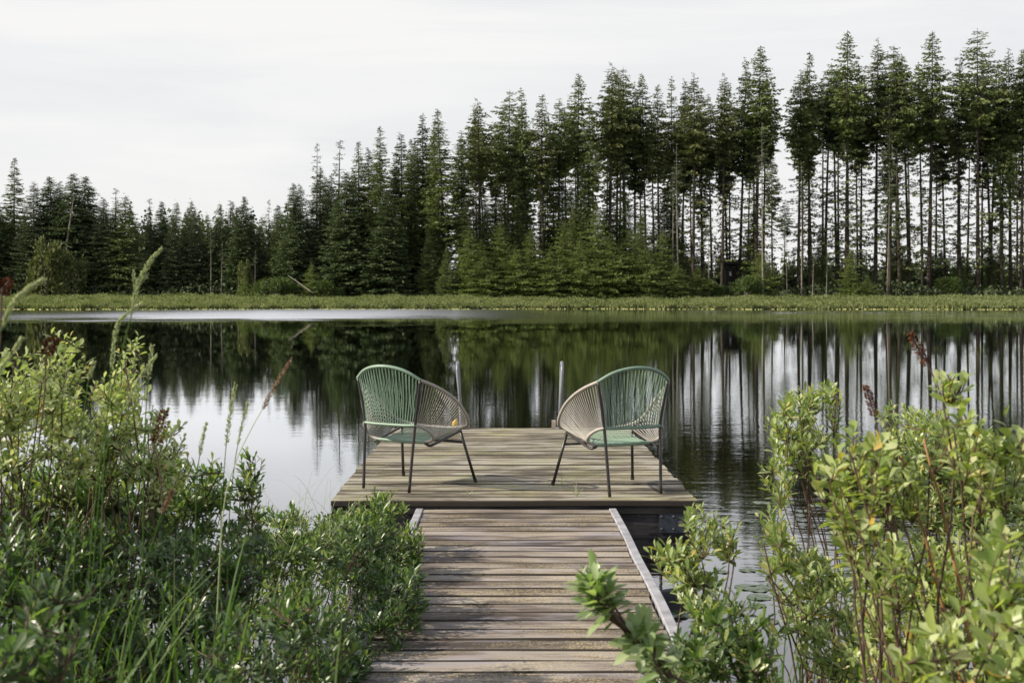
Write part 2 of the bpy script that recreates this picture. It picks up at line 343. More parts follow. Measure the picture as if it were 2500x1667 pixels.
for i in range(31):
    for xn in (PX0+.06, 0.01, PX1-.06):
        for dy in (.03, .11):
            if i > 13 and xn < 1: continue
            x = xn+rnd.uniform(-.006, .006); y = i*BW+dy; d0.add([(x-.006, y, PZ+.0035), (x, y-.003, PZ+.0035), (x+.006, y, PZ+.0035), (x, y+.003, PZ+.0035)], [(0, 1, 2, 3)], 1)
d0.build('decking', [M['deck'], M['nail'], M['board_edge']], dock)
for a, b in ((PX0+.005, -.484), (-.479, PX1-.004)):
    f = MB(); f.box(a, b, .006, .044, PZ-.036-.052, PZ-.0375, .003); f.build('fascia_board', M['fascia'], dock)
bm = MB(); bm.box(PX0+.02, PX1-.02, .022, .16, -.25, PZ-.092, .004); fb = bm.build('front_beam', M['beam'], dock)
LP = 31*BW
for x0, x1 in ((PX0+.012, PX0+.06), (PX1-.06, PX1-.012)):
    f = MB(); f.box(x0, x1, .165, LP-.01, -.06, PZ-.0375, .003); f.build('side_beam', M['beam'], dock)
f = MB(); f.box(PX0+.065, PX1-.065, LP-.06, LP-.015, -.06, PZ-.0375); f.build('rear_beam', M['beam'], dock)
for yy in (.7, 3.0):
    f = MB(); f.box(PX0+.12, PX1-.12, yy, yy+.9, -.35, .13, .03); f.build('pontoon', M['float'], dock)
for sx in (1, -1):
    cx = 1.105*sx
    pl = MB(); pl.box(cx-.125, cx+.125, .010, .0215, .035, .165); plo = pl.build('steel_plate', M['plate'], dock)
    for rx, rz in ((-.105, .142), (-.105, .058), (-.025, .142), (-.025, .058), (.095, .142), (.095, .058)):
        r_ = MB(); c_ = Vector((cx+rx*sx, .0095, rz))
        r_.tube([c_, c_+Vector((0, -.004, 0)), c_+Vector((0, -.008, 0))], [.0115, .0095, .004], 10); r_.build('rivet', M['plate'], plo, True)
    r_ = MB(); c_ = Vector((cx+.02*sx, .009, .100)); r_.tube([c_, c_+Vector((0, -.014, 0))], .020, 6); r_.tube([c_+Vector((0, -.014, 0)), c_+Vector((0, -.06, 0))], .009, 10); r_.build('bolt', M['bolt'], plo)

GZ, GX0, GX1 = .195, -.582, .648
gw = empty('gangway', (0, 0, 0), 0, 'narrow brown board walkway leading from the bank to the dock platform', 'gangway')
g = MB(); NG = 52; gy0 = PY0-.012-NG*BW
planks(g, GX0, GX1, gy0, NG, GZ, .036, rnd)
for i in range(NG):
    for xn in (GX0+.045, .04, GX1-.045):
        for dy in (.028, .112):
            x = xn+rnd.uniform(-.008, .008); y = gy0+i*BW+dy; g.add([(x-.006, y, GZ+.0034), (x, y-.0035, GZ+.0034), (x+.006, y, GZ+.0034), (x, y+.0035, GZ+.0034)], [(0, 1, 2, 3)], 1)
g.build('boards', [M['gangway'], M['nail'], M['board_edge']], gw)
for x0, x1 in ((GX0-.055, GX0-.006), (GX1+.004, GX1+.053)):
    f = MB(); K = 40
    rows = []; q = []
    for k in range(K+1):
        y = gy0+(PY0-.02-gy0)*k/K; o_ = .006*math.sin(y*1.1+x0*3)+.003*math.sin(y*3.7)
        rows += [(x0+o_, y, GZ-.045), (x0+o_, y, GZ+.005), (x0+o_+.004, y, GZ+.009), (x1+o_-.004, y, GZ+.009), (x1+o_, y, GZ+.005), (x1+o_, y, GZ-.045)]
    for k in range(K):
        for j in range(6): q.append((k*6+j, (k+1)*6+j, (k+1)*6+(j+1) % 6, k*6+(j+1) % 6))
    q.append((5, 4, 3, 2, 1, 0)); q.append(tuple(K*6+j for j in range(6)))
    f.add(rows, q); f.build('edge_strip', M['strip'], gw)
for x0 in (GX0-.03, -.02, GX1-.02):
    f = MB(); f.box(x0, x0+.045, gy0+.02, PY0-.03, GZ-.19, GZ-.0463); f.build('stringer', M['fascia'], gw)
# dark old log that carries the gangway
lg = MB(); pts = []; rr = []
for k in range(22):
    t = k/21; pts.append((-.86+1.82*t, 6.20+.015*math.sin(t*9), -.045+.008*math.sin(t*13))); rr.append(.128+.008*math.sin(k*2.3)-.03*(k in (0, 21)))
lg.tube(pts, rr, 12); tag(lg.build('float_log', M['float'], None, True), 'black waterlogged log lying across under the walkway', 'log')

# handrails, stub posts and yellow float on the far edge of the platform
FE = PY0+LP
for (x, lean, lab) in ((-.535, -.03, 'left of the two grey tube handrails at the far end of the dock'), (.50, .02, 'right of the two grey tube handrails at the far end of the dock')):
    h = empty('handrail', (x, FE-.05, PZ), 0, lab, 'handrail', 'grey tube handrails at the end of the dock')
    m_ = MB(); pts = []
    for k in range(13):
        a = math.pi*k/12; pts.append((lean*.0+lean, .12-.14*math.cos(a), .60+.075*math.sin(a)))
    pts = [(0.03 if lean < 0 else -.012, -.02, .0)]+pts+[(.0, .26, -.05), (.0, .26, -.45)]
    m_.tube(pts, .0165, 10); m_.build('rail_tube', M['alu'], h, True)
    b_ = MB(); b_.tube([(0.03 if lean < 0 else -.012, -.02, .0), (0.03 if lean < 0 else -.012, -.02, .015)], .035, 12); b_.build('base_flange', M['alu'], h)
for x, hh, lab in ((-.46, .085, 'short dark stub post on the far dock edge behind the left chair'), (.432, .085, 'short brown stub post on the far dock edge beside the right handrail')):
    b_ = MB(); b_.box(x-.020, x+.020, FE-.055, FE-.010, PZ+.003, PZ+hh, .003); tag(b_.build('stub_post', M['post']), lab, 'post')
yf = empty('yellow_float', (-.585, FE-.13, PZ+.058), 0, 'small yellow float leaning upright behind the left chair', 'float')
b_ = MB(); pts = []; rr = []
for k in range(15):
    t = k/14; pts.append((.022*(t-.5), 0, -.052+.105*t)); rr.append(.030*(math.sin(math.pi*min(max(t, .04), .96)))**.55*(1+.07*math.cos(k*2.1)))
b_.tube(pts, rr, 14); b_.build('float_body', M['yellow'], yf, True)
b_ = MB()
b_.tube([(.045*math.cos(a)-.02, .02*math.sin(a), -.035-.012*math.cos(a)) for a in np.linspace(0, 2*math.pi, 18)[:-1]], .0045, 6, closed=True); b_.build('rope_loop', M['rope'], yf, True)

# ------------------------------------------------------------------ the two string chairs
def spline(pts, n, closed=False):
    pts = [Vector(p) for p in pts]; m = len(pts); out_ = []
    segs = m if closed else m-1
    for i in range(segs):
        p1, p2 = pts[i], pts[(i+1) % m]; p0 = pts[i-1] if (i > 0 or closed) else p1*2-p2; p3 = pts[(i+2) % m] if (i+2 < m or closed) else p2*2-p1
        for k in range(n):
            t = k/n; out_.append(.5*((2*p1)+(p2-p0)*t+(2*p0-5*p1+4*p2-p3)*t*t+(3*p1-3*p2+p3-p0)*t**3))
    if not closed: out_.append(pts[-1])
    return out_
def resample(pts, n):
    d = [0]
    for a, b in zip(pts, pts[1:]): d.append(d[-1]+(b-a).length)
    o_ = []; j = 0
    for k in range(n):
        s_ = d[-1]*k/(n-1)
        while j < len(d)-2 and d[j+1] < s_: j += 1
        t = (s_-d[j])/max(1e-9, d[j+1]-d[j]); o_.append(pts[j].lerp(pts[j+1], t))
    return o_
def mir(p): return (-p[0], p[1], p[2])
def wrapped(mb, pts, r=.0115, pitch=.0062):
    L_ = sum((b-a).length for a, b in zip(pts, pts[1:])); n = max(8, int(L_/pitch)*2); q = resample(pts, n)
    mb.tube(q, [r+(.0016 if k % 2 else 0) for k in range(n)], 8)
UPR = (.268, -.30, .78)
half_back = [(0, -.372, .872), (.10, -.362, .862), (.19, -.338, .832), UPR]
half_side = [UPR, (.318, -.20, .735), (.340, -.08, .68), (.350, .04, .61), (.350, .12, .545), (.338, .195, .478), (.305, .255, .43), (.24, .298, .402)]
half_front = [(.24, .298, .402), (.13, .325, .388), (0, .332, .385)]
BEND = (.215, -.285, .465)
ringc = [BEND, (.252, -.245, .448), (.280, -.20, .415), (.285, -.165, .378), (.258, -.148, .348), (.205, -.145, .333)]
def make_chair():
    ch = empty('string_chair')
    back = spline([mir(p) for p in half_back[::-1]]+half_back[1:], 10); frt = spline([mir(p) for p in half_front]+half_front[::-1][1:], 10)
    # black tubes: rear legs run up as the uprights of the back
    for s in (1, -1):
        m_ = MB(); pts = spline([(s*.195, -.33, .004), (s*.207, -.302, .30), (s*BEND[0], BEND[1], BEND[2]), (s*.235, -.288, .60), (s*UPR[0], UPR[1], UPR[2])], 6); m_.tube(pts, .0108, 10)
        m_.build('rear_leg', M['black_metal'], ch, True)
        m_ = MB(); m_.tube([(s*.322, .332, .004), (s*.26, .222, .385)], .0108, 10); lo = m_.build('front_leg', M['black_metal'], ch, True)
        m_ = MB(); m_.tube([(s*.3235, .335, 0), (s*.319, .327, .028)], .0138, 10); m_.build('foot_cap', M['black_metal'], lo)
        m_ = MB(); pts = spline([(s*.262, .226, .386), (s*.258, .10, .358), (s*.248, -.10, .318), (s*.238, -.135, .312), (s*.222, -.150, .318), (s*.205, -.150, .328)], 5); m_.tube(pts, .0100, 10); m_.build('side_rail', M['black_metal'], ch, True)
    m_ = MB(); m_.tube([(-.276, .25, .298), (.276, .25, .298)], .0100, 10); m_.build('cross_bar', M['black_metal'], ch, True)
    # rim: green where the back and the seat hang, grey at the sides
    m_ = MB(); wrapped(m_, back); bk = m_.build('back_rim', M['green_cord'], ch, True)
    m_ = MB(); wrapped(m_, frt); m_.build('front_rim', M['grey_cord'], ch, True)
    lb = spline([(-BEND[0], BEND[1], BEND[2]), (-.12, BEND[1]-.006, BEND[2]-.004), (.12, BEND[1]-.006, BEND[2]-.004), BEND], 8)
    m_ = MB(); wrapped(m_, lb, .011); m_.build('lower_back_bar', M['green_cord'], ch, True)
    sb = [Vector((-.205, -.145, .333)), Vector((0, -.148, .330)), Vector((.205, -.145, .333))]
    m_ = MB(); wrapped(m_, sb, .012); m_.build('rear_seat_bar', M['green_cord'], ch, True)
    for s in (1, -1):
        sd_ = spline([p if s > 0 else mir(p) for p in half_side], 8); rg = spline([p if s > 0 else mir(p) for p in ringc], 8)
        m_ = MB(); wrapped(m_, sd_, .0112); m_.build('side_rim', M['grey_cord'], ch, True)
        m_ = MB(); wrapped(m_, rg, .0112); m_.build('side_hoop', M['grey_cord'], ch, True)
        n_ = 29; A = resample(sd_, n_+2)[1:-1]; B = resample(rg, n_+2)[1:-1]
        m_ = MB(); rr = random.Random(3+s)
        for k in range(n_):
            a, b = A[k], B[k]; j = Vector((0, rr.uniform(-.003, .003), rr.uniform(-.003, .003)))
            for dlt in (0.,):
                off = Vector((dlt*s*2, 0, 0)); mid = a.lerp(b, .5)+j+Vector((s*.004, 0, -.004)); m_.tube([a+off, mid+off, b+off*.5], .0032, 5, cap=False)
        m_.build('side_cords', M['grey_cord'], ch, True)
    n_ = 43; A = resample(back, n_+2)[1:-1]; B = resample(lb, n_+2)[1:-1]; m_ = MB(); rr = random.Random(9)
    for k in range(n_):
        a, b = A[k], B[k]; m_.tube([a+Vector((0, .006*(-1)**k, -.004)), a.lerp(b, .5)+Vector((rr.uniform(-.0035, .0035), .010+rr.uniform(-.004, .004), 0)), b+Vector((0, .006*(-1)**k, 0))], .0030, 5, cap=False)
    m_.build('back_cords', M['green_cord'], ch, True)
    n_ = 34; A = resample(frt, n_+2)[1:-1]; B = resample(sb, n_+2)[1:-1]; m_ = MB()
    for k in range(n_):
        a, b = A[k], B[k]; m_.tube([a, a.lerp(b, .5)+Vector((rr.uniform(-.003, .003), 0, -.022)), b], .0028, 5, cap=False)
    m_.build('seat_cords', M['green_cord'], ch, True)
    return ch
c1 = make_chair(); c2 = copy_tree(c1)
ZD = PZ+.0035
c1.location = (-.7125, 8.59, ZD); c1.rotation_euler = (0, 0, -math.atan2(.502, .865))
c2.location = (.718, 8.408, ZD); c2.rotation_euler = (0, 0, math.atan2(.371, .928))
tag(c1, 'left of the two green and grey string chairs on the dock', 'chair', 'round string chairs facing the lake')
tag(c2, 'right of the two green and grey string chairs on the dock', 'chair', 'round string chairs facing the lake')

# ------------------------------------------------------------------ leaves, shrubs and grasses near the camera
def leaf_template(wd, cup=.10, bend=.18):
    t1, t2 = .38, .74
    return np.array([(0, 0, 0), (-wd*.36, t1, cup*wd-bend*t1*t1), (0, t1, -bend*t1*t1-.03*wd), (wd*.36, t1, cup*wd-bend*t1*t1),
                     (-wd*.5, t2, cup*wd*1.3-bend*t2*t2), (0, t2, -bend*t2*t2-.03*wd), (wd*.5, t2, cup*wd*1.3-bend*t2*t2), (0, 1, -bend)])
LT = np.array([(0, 2, 1, -1), (0, 3, 2, -1), (4, 5, 7, -1), (5, 6, 7, -1)]); LQ = np.array([(1, 2, 5, 4), (2, 3, 6, 5)])
def leaves_mesh(name, pos, dirs, ups, size, tmpl, material, parent):
    n = len(pos); d = dirs/np.linalg.norm(dirs, axis=1)[:, None]
    s = np.cross(d, ups); s /= (np.linalg.norm(s, axis=1)[:, None]+1e-9); u = np.cross(s, d)
    R = np.stack([s, d, u], axis=2)
    V = np.einsum('nij,kj->nki', R, tmpl)*size[:, None, None]+pos[:, None, :]
    k = len(tmpl); base = (np.arange(n)*k)[:, None, None]
    T = (LT[None, :, :3]+base).reshape(-1, 3); Q = (LQ[None]+base).reshape(-1, 4)
    return np_mesh(name, V.reshape(-1, 3), [T, Q], material, parent, smooth=True)
def polyline(a, b, bow, n=5):
    m = (a+b)*.5+bow; return [(a*((1-t)**2)+m*(2*t*(1-t))+b*(t*t)) for t in [i/(n-1) for i in range(n)]]
SHR = {}
def shrub(name, label, base, blobs, leafmat, lsize, lw, twig='twig', nleaf=18, spread=.75, up=1.0, group='shrubs in front of the lake', cat='shrub', dens=1.0, leaflen=.16, seed=0, stems=7, bend=.18, tw_r=.0022):
    """base: world point; blobs: (px, py, distance, half width px, half height px, half depth m, shoots)"""
    rs = np.random.default_rng(seed+101); root = empty(name, base, 0, label, cat, group); b0 = Vector(base)
    tw = MB(); pos = []; dr = []; up_ = []; sz = []
    for (px, py, d, rx, ry, rd, ns) in blobs:
        c = P(px, py, d); kx, kz = rx*d/F, ry*d/F; ns = int(ns*dens); nm = max(2, min(stems, ns//12+1)); mains = []
        for i in range(nm):
            e = c+Vector((rs.normal()*kx*.42, rs.normal()*rd*.42, -kz*.25+rs.normal()*kz*.3)); st = b0+Vector((rs.normal()*.10, rs.normal()*.10, 0))
            h = (e-st); pl = polyline(st, e, Vector((-h.x*.25+rs.normal()*.03, -h.y*.25+rs.normal()*.03, abs(h.z)*.12)), 9); mains.append(pl)
            r0 = .0032+.0012*rs.random(); tw.tube([p-b0+Vector((rs.normal()*.009, rs.normal()*.009, 0)) for p in pl], [r0*(1-.065*k) for k in range(9)], 5, cap=False)
        for i in range(ns):
            while True:
                q = rs.uniform(-1, 1, 3)
                if .12 < q@q < 1: break
            tip = c+Vector((q[0]*kx, q[1]*rd, q[2]*kz))
            best = None
            for pl in mains:
                for k in (4, 5, 6, 7, 8):
                    dd = (pl[k]-tip).length+(.35 if pl[k].z > tip.z-.02 else 0)
                    if best is None or dd < best[0]: best = (dd, pl[k])
            st = best[1]; h = tip-st; sl = h.length
            bow = Vector((h.x*.18+rs.normal()*.01, h.y*.18+rs.normal()*.01, -abs(h.z)*.10-.25*(h.xy.length)*.4)); pl = polyline(st, tip, bow, 7)
            tw.tube([p-b0 for p in pl], [tw_r*(1-.1*k) for k in range(7)], 4, cap=False)
            # leaves over the last stretch of the shoot
            seg = [p for p in pl]; Lm = [0]
            for a_, b_ in zip(seg, seg[1:]): Lm.append(Lm[-1]+(b_-a_).length)
            ll = min(leaflen*rs.uniform(.7, 1.35), Lm[-1]); nl = max(6, int(nleaf*rs.uniform(.7, 1.2)*ll/leaflen)); ang = rs.random()*6.28; ls = lsize*rs.uniform(.75, 1.2)
            for k in range(nl):
                f = (k+.5)/nl; s_ = Lm[-1]-ll*(1-f)**.85
                j = 0
                while j < 5 and Lm[j+1] < s_: j += 1
                t = (s_-Lm[j])/max(1e-6, Lm[j+1]-Lm[j]); p = seg[j].lerp(seg[j+1], t); tn = (seg[j+1]-seg[j]).normalized(); tn = (tn+Vector((0, 0, .5*up))).normalized()
                ang += 2.4+rs.normal()*.25; o1 = tn.orthogonal().normalized(); o2 = tn.cross(o1); rad = o1*math.cos(ang)+o2*math.sin(ang)
                sp_ = spread*(1.25-.75*f**1.5)+rs.normal()*.12; dv = tn*math.cos(sp_)+rad*math.sin(sp_); dv = dv+Vector((rs.normal()*.12, rs.normal()*.12, rs.normal()*.12))
                pos.append((p-b0)[:]); dr.append(dv[:]); up_.append((tn+Vector((0, 0, .2))-rad*.2)[:]); sz.append(ls*rs.uniform(.65, 1.15)*(1 if f < .85 else .72))
    tw.build('stems', M[twig], root, True)
    leaves_mesh('foliage', np.array(pos), np.array(dr), np.array(up_), np.array(sz), leaf_template(lw, bend=bend), M[leafmat], root)
    return root
def gz(x, y): return max(-.12, terrain_z(x, y)-.02)
def shr(label, bx, by, blobs, leafmat='leaf_gale', lsize=.042, lw=.30, name='gale_shrub', **k):
    x = (bx-HX)*by/F; return shrub(name, label, (x, by, gz(x, by)), blobs, leafmat, lsize, lw, **k)
GL = 'shrubs crowding the left bank'; GR = 'shrubs crowding the right bank'
# left bank
shr('dark green shrub leaning over the left edge of the walkway, near the bottom', 870, 5.5, [(990, 1460, 5.1, 62, 105, .22, 75), (915, 1570, 4.8, 75, 95, .2, 80), (940, 1480, 5.5, 85, 120, .3, 100), (890, 1350, 5.9, 120, 100, .3, 120), (870, 1590, 5.2, 90, 80, .3, 60), (850, 1620, 4.4, 62, 70, .12, 55)], 'leaf_glaucous_shade', group=GL, seed=1, dens=1.2, lsize=.047)
shr('bright tipped shrub against the left corner of the dock platform', 850, 6.3, [(930, 1240, 6.5, 65, 52, .25, 75), (850, 1290, 6.4, 90, 65, .3, 80), (995, 1335, 6.0, 44, 70, .2, 55)], group=GL, seed=2, dens=1.2, lsize=.048)
shr('low wide shrub in front of pale water, left of the dock', 700, 5.2, [(680, 1310, 5.3, 120, 80, .4, 130), (790, 1330, 5.2, 90, 80, .4, 100), (640, 1440, 5.0, 130, 90, .4, 90), (760, 1490, 4.7, 120, 100, .3, 80)], 'leaf_gale', group=GL, seed=3, dens=1.1)
shr('slim upright shoot of leaves standing out against bright water', 610, 4.0, [(605, 1120, 4.0, 34, 42, .10, 12), (600, 1200, 4.0, 45, 50, .14, 22), (590, 1290, 4.0, 60, 60, .2, 30)], group=GL, seed=4, lsize=.040)
shr('tall sunlit shrub with pale leaves at the far left edge', 60, 3.3, [(60, 1010, 3.3, 130, 110, .4, 150), (150, 870, 3.2, 60, 75, .22, 30), (30, 890, 3.2, 60, 70, .25, 32), (250, 1060, 3.4, 110, 90, .35, 110)], 'leaf_pale', .030, .44, name='meadowsweet_shrub', group=GL, seed=5, nleaf=22, spread=.95, dens=.85)
shr('upright pale shrub reaching above the lake, behind the tall grass head', 320, 3.5, [(315, 860, 3.5, 34, 55, .10, 16), (300, 960, 3.5, 60, 70, .2, 34), (370, 1060, 3.5, 75, 80, .25, 60), (420, 1130, 3.5, 50, 60, .2, 34)], 'leaf_pale', .031, .44, name='meadowsweet_shrub', group=GL, seed=6, nleaf=15, spread=.95)
shr('dense green shrub in the middle of the left bank', 330, 3.9, [(300, 1190, 3.9, 190, 100, .45, 240), (100, 1200, 3.7, 150, 110, .45, 190), (450, 1240, 4.0, 110, 90, .35, 120), (500, 1170, 4.0, 50, 50, .2, 26)], group=GL, seed=7, lsize=.038, lw=.34)
shr('shaded shrub at the left in the lower half, behind the grass', 330, 3.1, [(250, 1370, 3.2, 250, 110, .4, 230), (520, 1400, 3.4, 150, 110, .35, 140), (60, 1360, 3.0, 130, 120, .4, 110), (400, 1530, 3.0, 200, 120, .3, 150), (200, 1580, 2.8, 200, 100, .3, 140)], 'leaf_glaucous_shade', group=GL, seed=8, lsize=.038, lw=.32)
shr('grey green shrub with upright leaf tufts at the bottom, left of the walkway', 640, 2.7, [(700, 1530, 2.8, 110, 90, .25, 52), (560, 1570, 2.6, 100, 100, .22, 40), (800, 1590, 3.1, 90, 90, .25, 60)], 'leaf_glaucous_shade', .040, .30, group=GL, seed=9)
shr('blurred leafy tuft in the bottom left corner', 110, 1.9, [(110, 1520, 1.9, 120, 120, .2, 42), (40, 1620, 1.8, 120, 80, .2, 24)], 'leaf_glaucous_shade', .036, .32, group=GL, seed=10)
# unseen shrubs past the left edge, added and thickened to shade the lower bank
for i_, (x_, y_, h_) in enumerate(((-2.5, 2.0, 1.95), (-2.75, 3.0, 2.0), (-3.0, 4.0, 1.9), (-3.4, 2.6, 2.2))):
    px_ = HX+x_*F/y_; py_ = HY+(CAMZ-h_*.62)*F/y_; py2 = HY+(CAMZ-h_*.3)*F/y_
    shr(('rounded', 'tall', 'low', 'outermost')[i_]+' added shade shrub, unseen just outside the left edge of the picture', px_, y_, [(px_, py_, y_, .55*F/y_, h_*.33*F/y_, .5, 330), (px_, py2, y_, .6*F/y_, h_*.3*F/y_, .5, 220)], 'leaf_gale', .085, .6, group='unseen shade shrubs added outside the left edge', seed=60+i_)
# right bank
shr('blurred leafy branch reaching over the right side of the walkway', 2150, 2.2, [(1445, 1420, 2.2, 34, 34, .04, 13), (1570, 1560, 2.2, 42, 42, .05, 12)], 'leaf_sage', .052, .34, leaflen=.06, spread=1.0, group=GR, seed=20, stems=2, nleaf=12, tw_r=.004)
shr('forked leafy shrub standing just right of the walkway edge', 1760, 3.3, [(1705, 1270, 3.3, 40, 48, .12, 22), (1770, 1290, 3.3, 38, 48, .12, 18), (1640, 1360, 3.3, 60, 50, .14, 34), (1700, 1420, 3.3, 75, 60, .18, 34)], 'leaf_grey', .040, .30, group=GR, seed=21, stems=3)
shr('leafy shrub at the bottom right of the walkway, over bluish water', 1830, 2.9, [(1780, 1520, 2.9, 110, 80, .2, 60), (1700, 1600, 2.8, 70, 70, .15, 30), (1860, 1610, 2.8, 80, 80, .2, 40), (1620, 1640, 2.6, 60, 40, .1, 10)], 'leaf_gale', .040, .32, group=GR, seed=22, stems=5)
shr('pale shrub reaching highest over the dark water, left end of the right bank', 2060, 4.2, [(1960, 985, 4.2, 55, 50, .15, 40), (2020, 960, 4.2, 30, 30, .1, 10), (1920, 1050, 4.2, 55, 60, .16, 40), (1900, 1150, 4.2, 42, 45, .14, 24), (1990, 1090, 4.2, 60, 50, .2, 26)], 'leaf_grey', .042, .32, group=GR, seed=23, stems=4)
shr('spreading shrub over the lily pads in the middle of the right bank', 2020, 3.6, [(1880, 1290, 3.6, 42, 48, .12, 22), (1930, 1370, 3.6, 70, 55, .2, 48), (2010, 1400, 3.6, 80, 60, .2, 52), (1960, 1480, 3.5, 70, 70, .2, 34), (2040, 1560, 3.4, 110, 90, .25, 60)], 'leaf_grey', .040, .30, group=GR, seed=24, stems=5)
shr('tallest broad leaved shoot at the right, near the frame edge', 2420, 2.4, [(2325, 935, 2.4, 38, 46, .08, 10), (2345, 1035, 2.4, 45, 50, .1, 12), (2400, 1100, 2.4, 50, 60, .12, 18), (2460, 1080, 2.4, 50, 70, .12, 14)], 'leaf_wide', .040, .50, name='broadleaf_shrub', group=GR, seed=25, nleaf=12, spread=.85, stems=3)
shr('broad leaved shrub arching across the centre of the right bank', 2230, 2.5, [(2110, 1090, 2.5, 80, 45, .14, 24), (2170, 1130, 2.5, 70, 50, .14, 24), (2030, 1170, 2.5, 50, 50, .12, 12), (2080, 1270, 2.5, 60, 70, .15, 22), (2150, 1360, 2.5, 80, 80, .2, 34)], 'leaf_wide', .040, .48, name='broadleaf_shrub', group=GR, seed=26, nleaf=12, spread=.9, stems=4)
shr('dense green shrub behind the orange stems at the right', 2330, 4.4, [(2240, 1030, 4.4, 80, 45, .3, 60), (2330, 1080, 4.4, 120, 60, .35, 100), (2270, 1180, 4.4, 150, 80, .4, 150), (2430, 1200, 4.4, 110, 100, .35, 110), (2360, 1300, 4.2, 150, 90, .35, 120)], 'leaf_grey', .040, .32, group=GR, seed=27)
shr('leafy shrub filling the lower right, around the orange stems', 2300, 2.8, [(2250, 1400, 2.9, 150, 90, .3, 90), (2400, 1430, 2.8, 130, 120, .3, 90), (2200, 1560, 2.7, 130, 110, .3, 80), (2380, 1600, 2.6, 150, 80, .3, 70)], 'leaf_wide', .036, .42, name='broadleaf_shrub', group=GR, seed=28, nleaf=14)
shr('shrub with large blurred leaves in the bottom right corner', 2450, 1.9, [(2450, 1340, 1.95, 60, 90, .12, 14), (2430, 1520, 1.9, 90, 90, .15, 20), (2300, 1620, 1.8, 110, 60, .15, 16)], 'leaf_wide', .042, .50, name='broadleaf_shrub', group=GR, seed=29, nleaf=12, stems=4)
shr('small green shrub rising from the water at the bottom right', 2140, 3.9, [(2080, 1620, 3.8, 90, 60, .2, 40), (2180, 1480, 4.0, 110, 90, .3, 70), (2480, 1560, 3.6, 80, 120, .3, 60)], 'leaf_gale', .040, .32, group=GR, seed=30)

# bare orange stems at the right, each a plant stalk of its own
for i, (x0, y0, x1, y1, d, lab) in enumerate(((2330, 1667, 2200, 1110, 2.5, 'leftmost bare orange stalk rising through the right hand shrubs'), (2340, 1500, 2255, 1070, 2.6, 'middle bare orange stalk rising through the right hand shrubs'), (2450, 1667, 2410, 1340, 2.3, 'rightmost bare orange stalk rising through the right hand shrubs'))):
    a, b = P(x0, y0, d), P(x1, y1, d); a2 = a+(a-b)*.9; m_ = MB(); pl = polyline(a2, b, Vector((.03, 0, 0)), 12)
    m_.tube([p+Vector((.002*math.sin(k*2.3), 0, 0)) for k, p in enumerate(pl)], [.0050-.00022*k for k in range(12)], 7); tag(m_.build('bare_stalk', M['twig_orange'], None, True), lab, 'stalk', 'bare orange stalks')

def spikelets(path, r0, n, size, seed, profile=1.0, w_=.30, sp=.45):
    """pos/dir arrays of the small husks that make a seed head along path"""
    rs = np.random.default_rng(seed); pos = []; dr = []; up_ = []; sz = []; q = resample(path, 24)
    for k in range(n):
        f = rs.random()**.9; i = min(22, int(f*23)); t = f*23-i; p = q[i].lerp(q[i+1], t); tn = (q[i+1]-q[i]).normalized(); a = rs.random()*6.28
        o1 = tn.orthogonal().normalized(); o2 = tn.cross(o1); rad = o1*math.cos(a)+o2*math.sin(a); r = .62*r0*math.sin(math.pi*min(.97, .12+.85*f))**.6*rs.uniform(.2, 1)
        pos.append((p+rad*r)[:]); dr.append((tn*math.cos(sp)+rad*math.sin(sp)+Vector(rs.normal(size=3)*.1))[:]); up_.append(rad[:]); sz.append(size*rs.uniform(.7, 1.25))
    return np.array(pos), np.array(dr), np.array(up_), np.array(sz)
def seed_head(pathpts, r0, n, size, matn, parent, seed, w_=.34, sp=.4, b0=Vector()):
    a, b, c, d = spikelets([p-b0 for p in pathpts], r0, n, size, seed, sp=sp); return leaves_mesh('seed_head', a, b, c, d*.8, leaf_template(w_, .3, -.1), M[matn], parent)
def grass_stalk(label, pts, d, headn, hr, hs, hm, name='grass_stalk', stem_m='blade', sr=.0016, group='flowering grass stalks', seed=0, sp=.35, side=None, nh=150):
    """pts: photo pixels from the foot up; the last headn of them carry the seed head"""
    W = [P(px, py, d) for px, py in pts]; W[0] = W[0]+Vector((0, 0, 0)); foot = W[0]+(W[0]-W[1])*.6; foot.z = max(.1, min(foot.z, W[0].z-.3)); W = [foot]+W
    root = empty(name, W[0], 0, label, 'grass stalk', group); b0 = Vector(W[0]); sp_ = spline(W, 6); m_ = MB(); n = len(sp_)
    m_.tube([p-b0 for p in sp_], [sr*(1-.55*k/n) for k in range(n)], 5); m_.build('stem', M[stem_m], root, True)
    head = spline(W[-headn:], 8); seed_head(head, hr, nh, hs, hm, root, seed, sp=sp, b0=b0)
    for j, (bx, by, ex, ey) in enumerate(side or []):
        a, b = P(bx, by, d), P(ex, ey, d); pth = spline([a, a.lerp(b, .5)+Vector((0, 0, .003)), b], 6)
        m_ = MB(); m_.tube([p-b0 for p in pth], sr*.5, 4); m_.build('side_branch', M[stem_m], root); seed_head(pth, hr*.62, 50, hs*.85, hm, root, seed+50+j, sp=sp, b0=b0)
    return root
grass_stalk('tallest grass stalk, its pale open seed head against the dark forest', [(225, 1300), (262, 1010), (300, 850), (322, 765), (335, 700), (362, 645), (393, 608)], 2.4, 4, .0055, .0085, 'seed_green', seed=1, nh=300, side=[(330, 715, 326, 662), (333, 705, 362, 672), (345, 680, 378, 630)])
grass_stalk('thick green grass spike leaning right at the left frame edge', [(-90, 1150), (-30, 880), (5, 800), (30, 745), (60, 712), (102, 684)], 1.7, 4, .0045, .0075, 'seed_green', seed=2, nh=300)
grass_stalk('green grass spike in front of the far meadow, left of centre of the left bank', [(250, 1240), (262, 1000), (272, 900), (285, 800), (312, 765), (345, 742)], 2.5, 4, .0048, .009, 'seed_green', seed=3, nh=260)
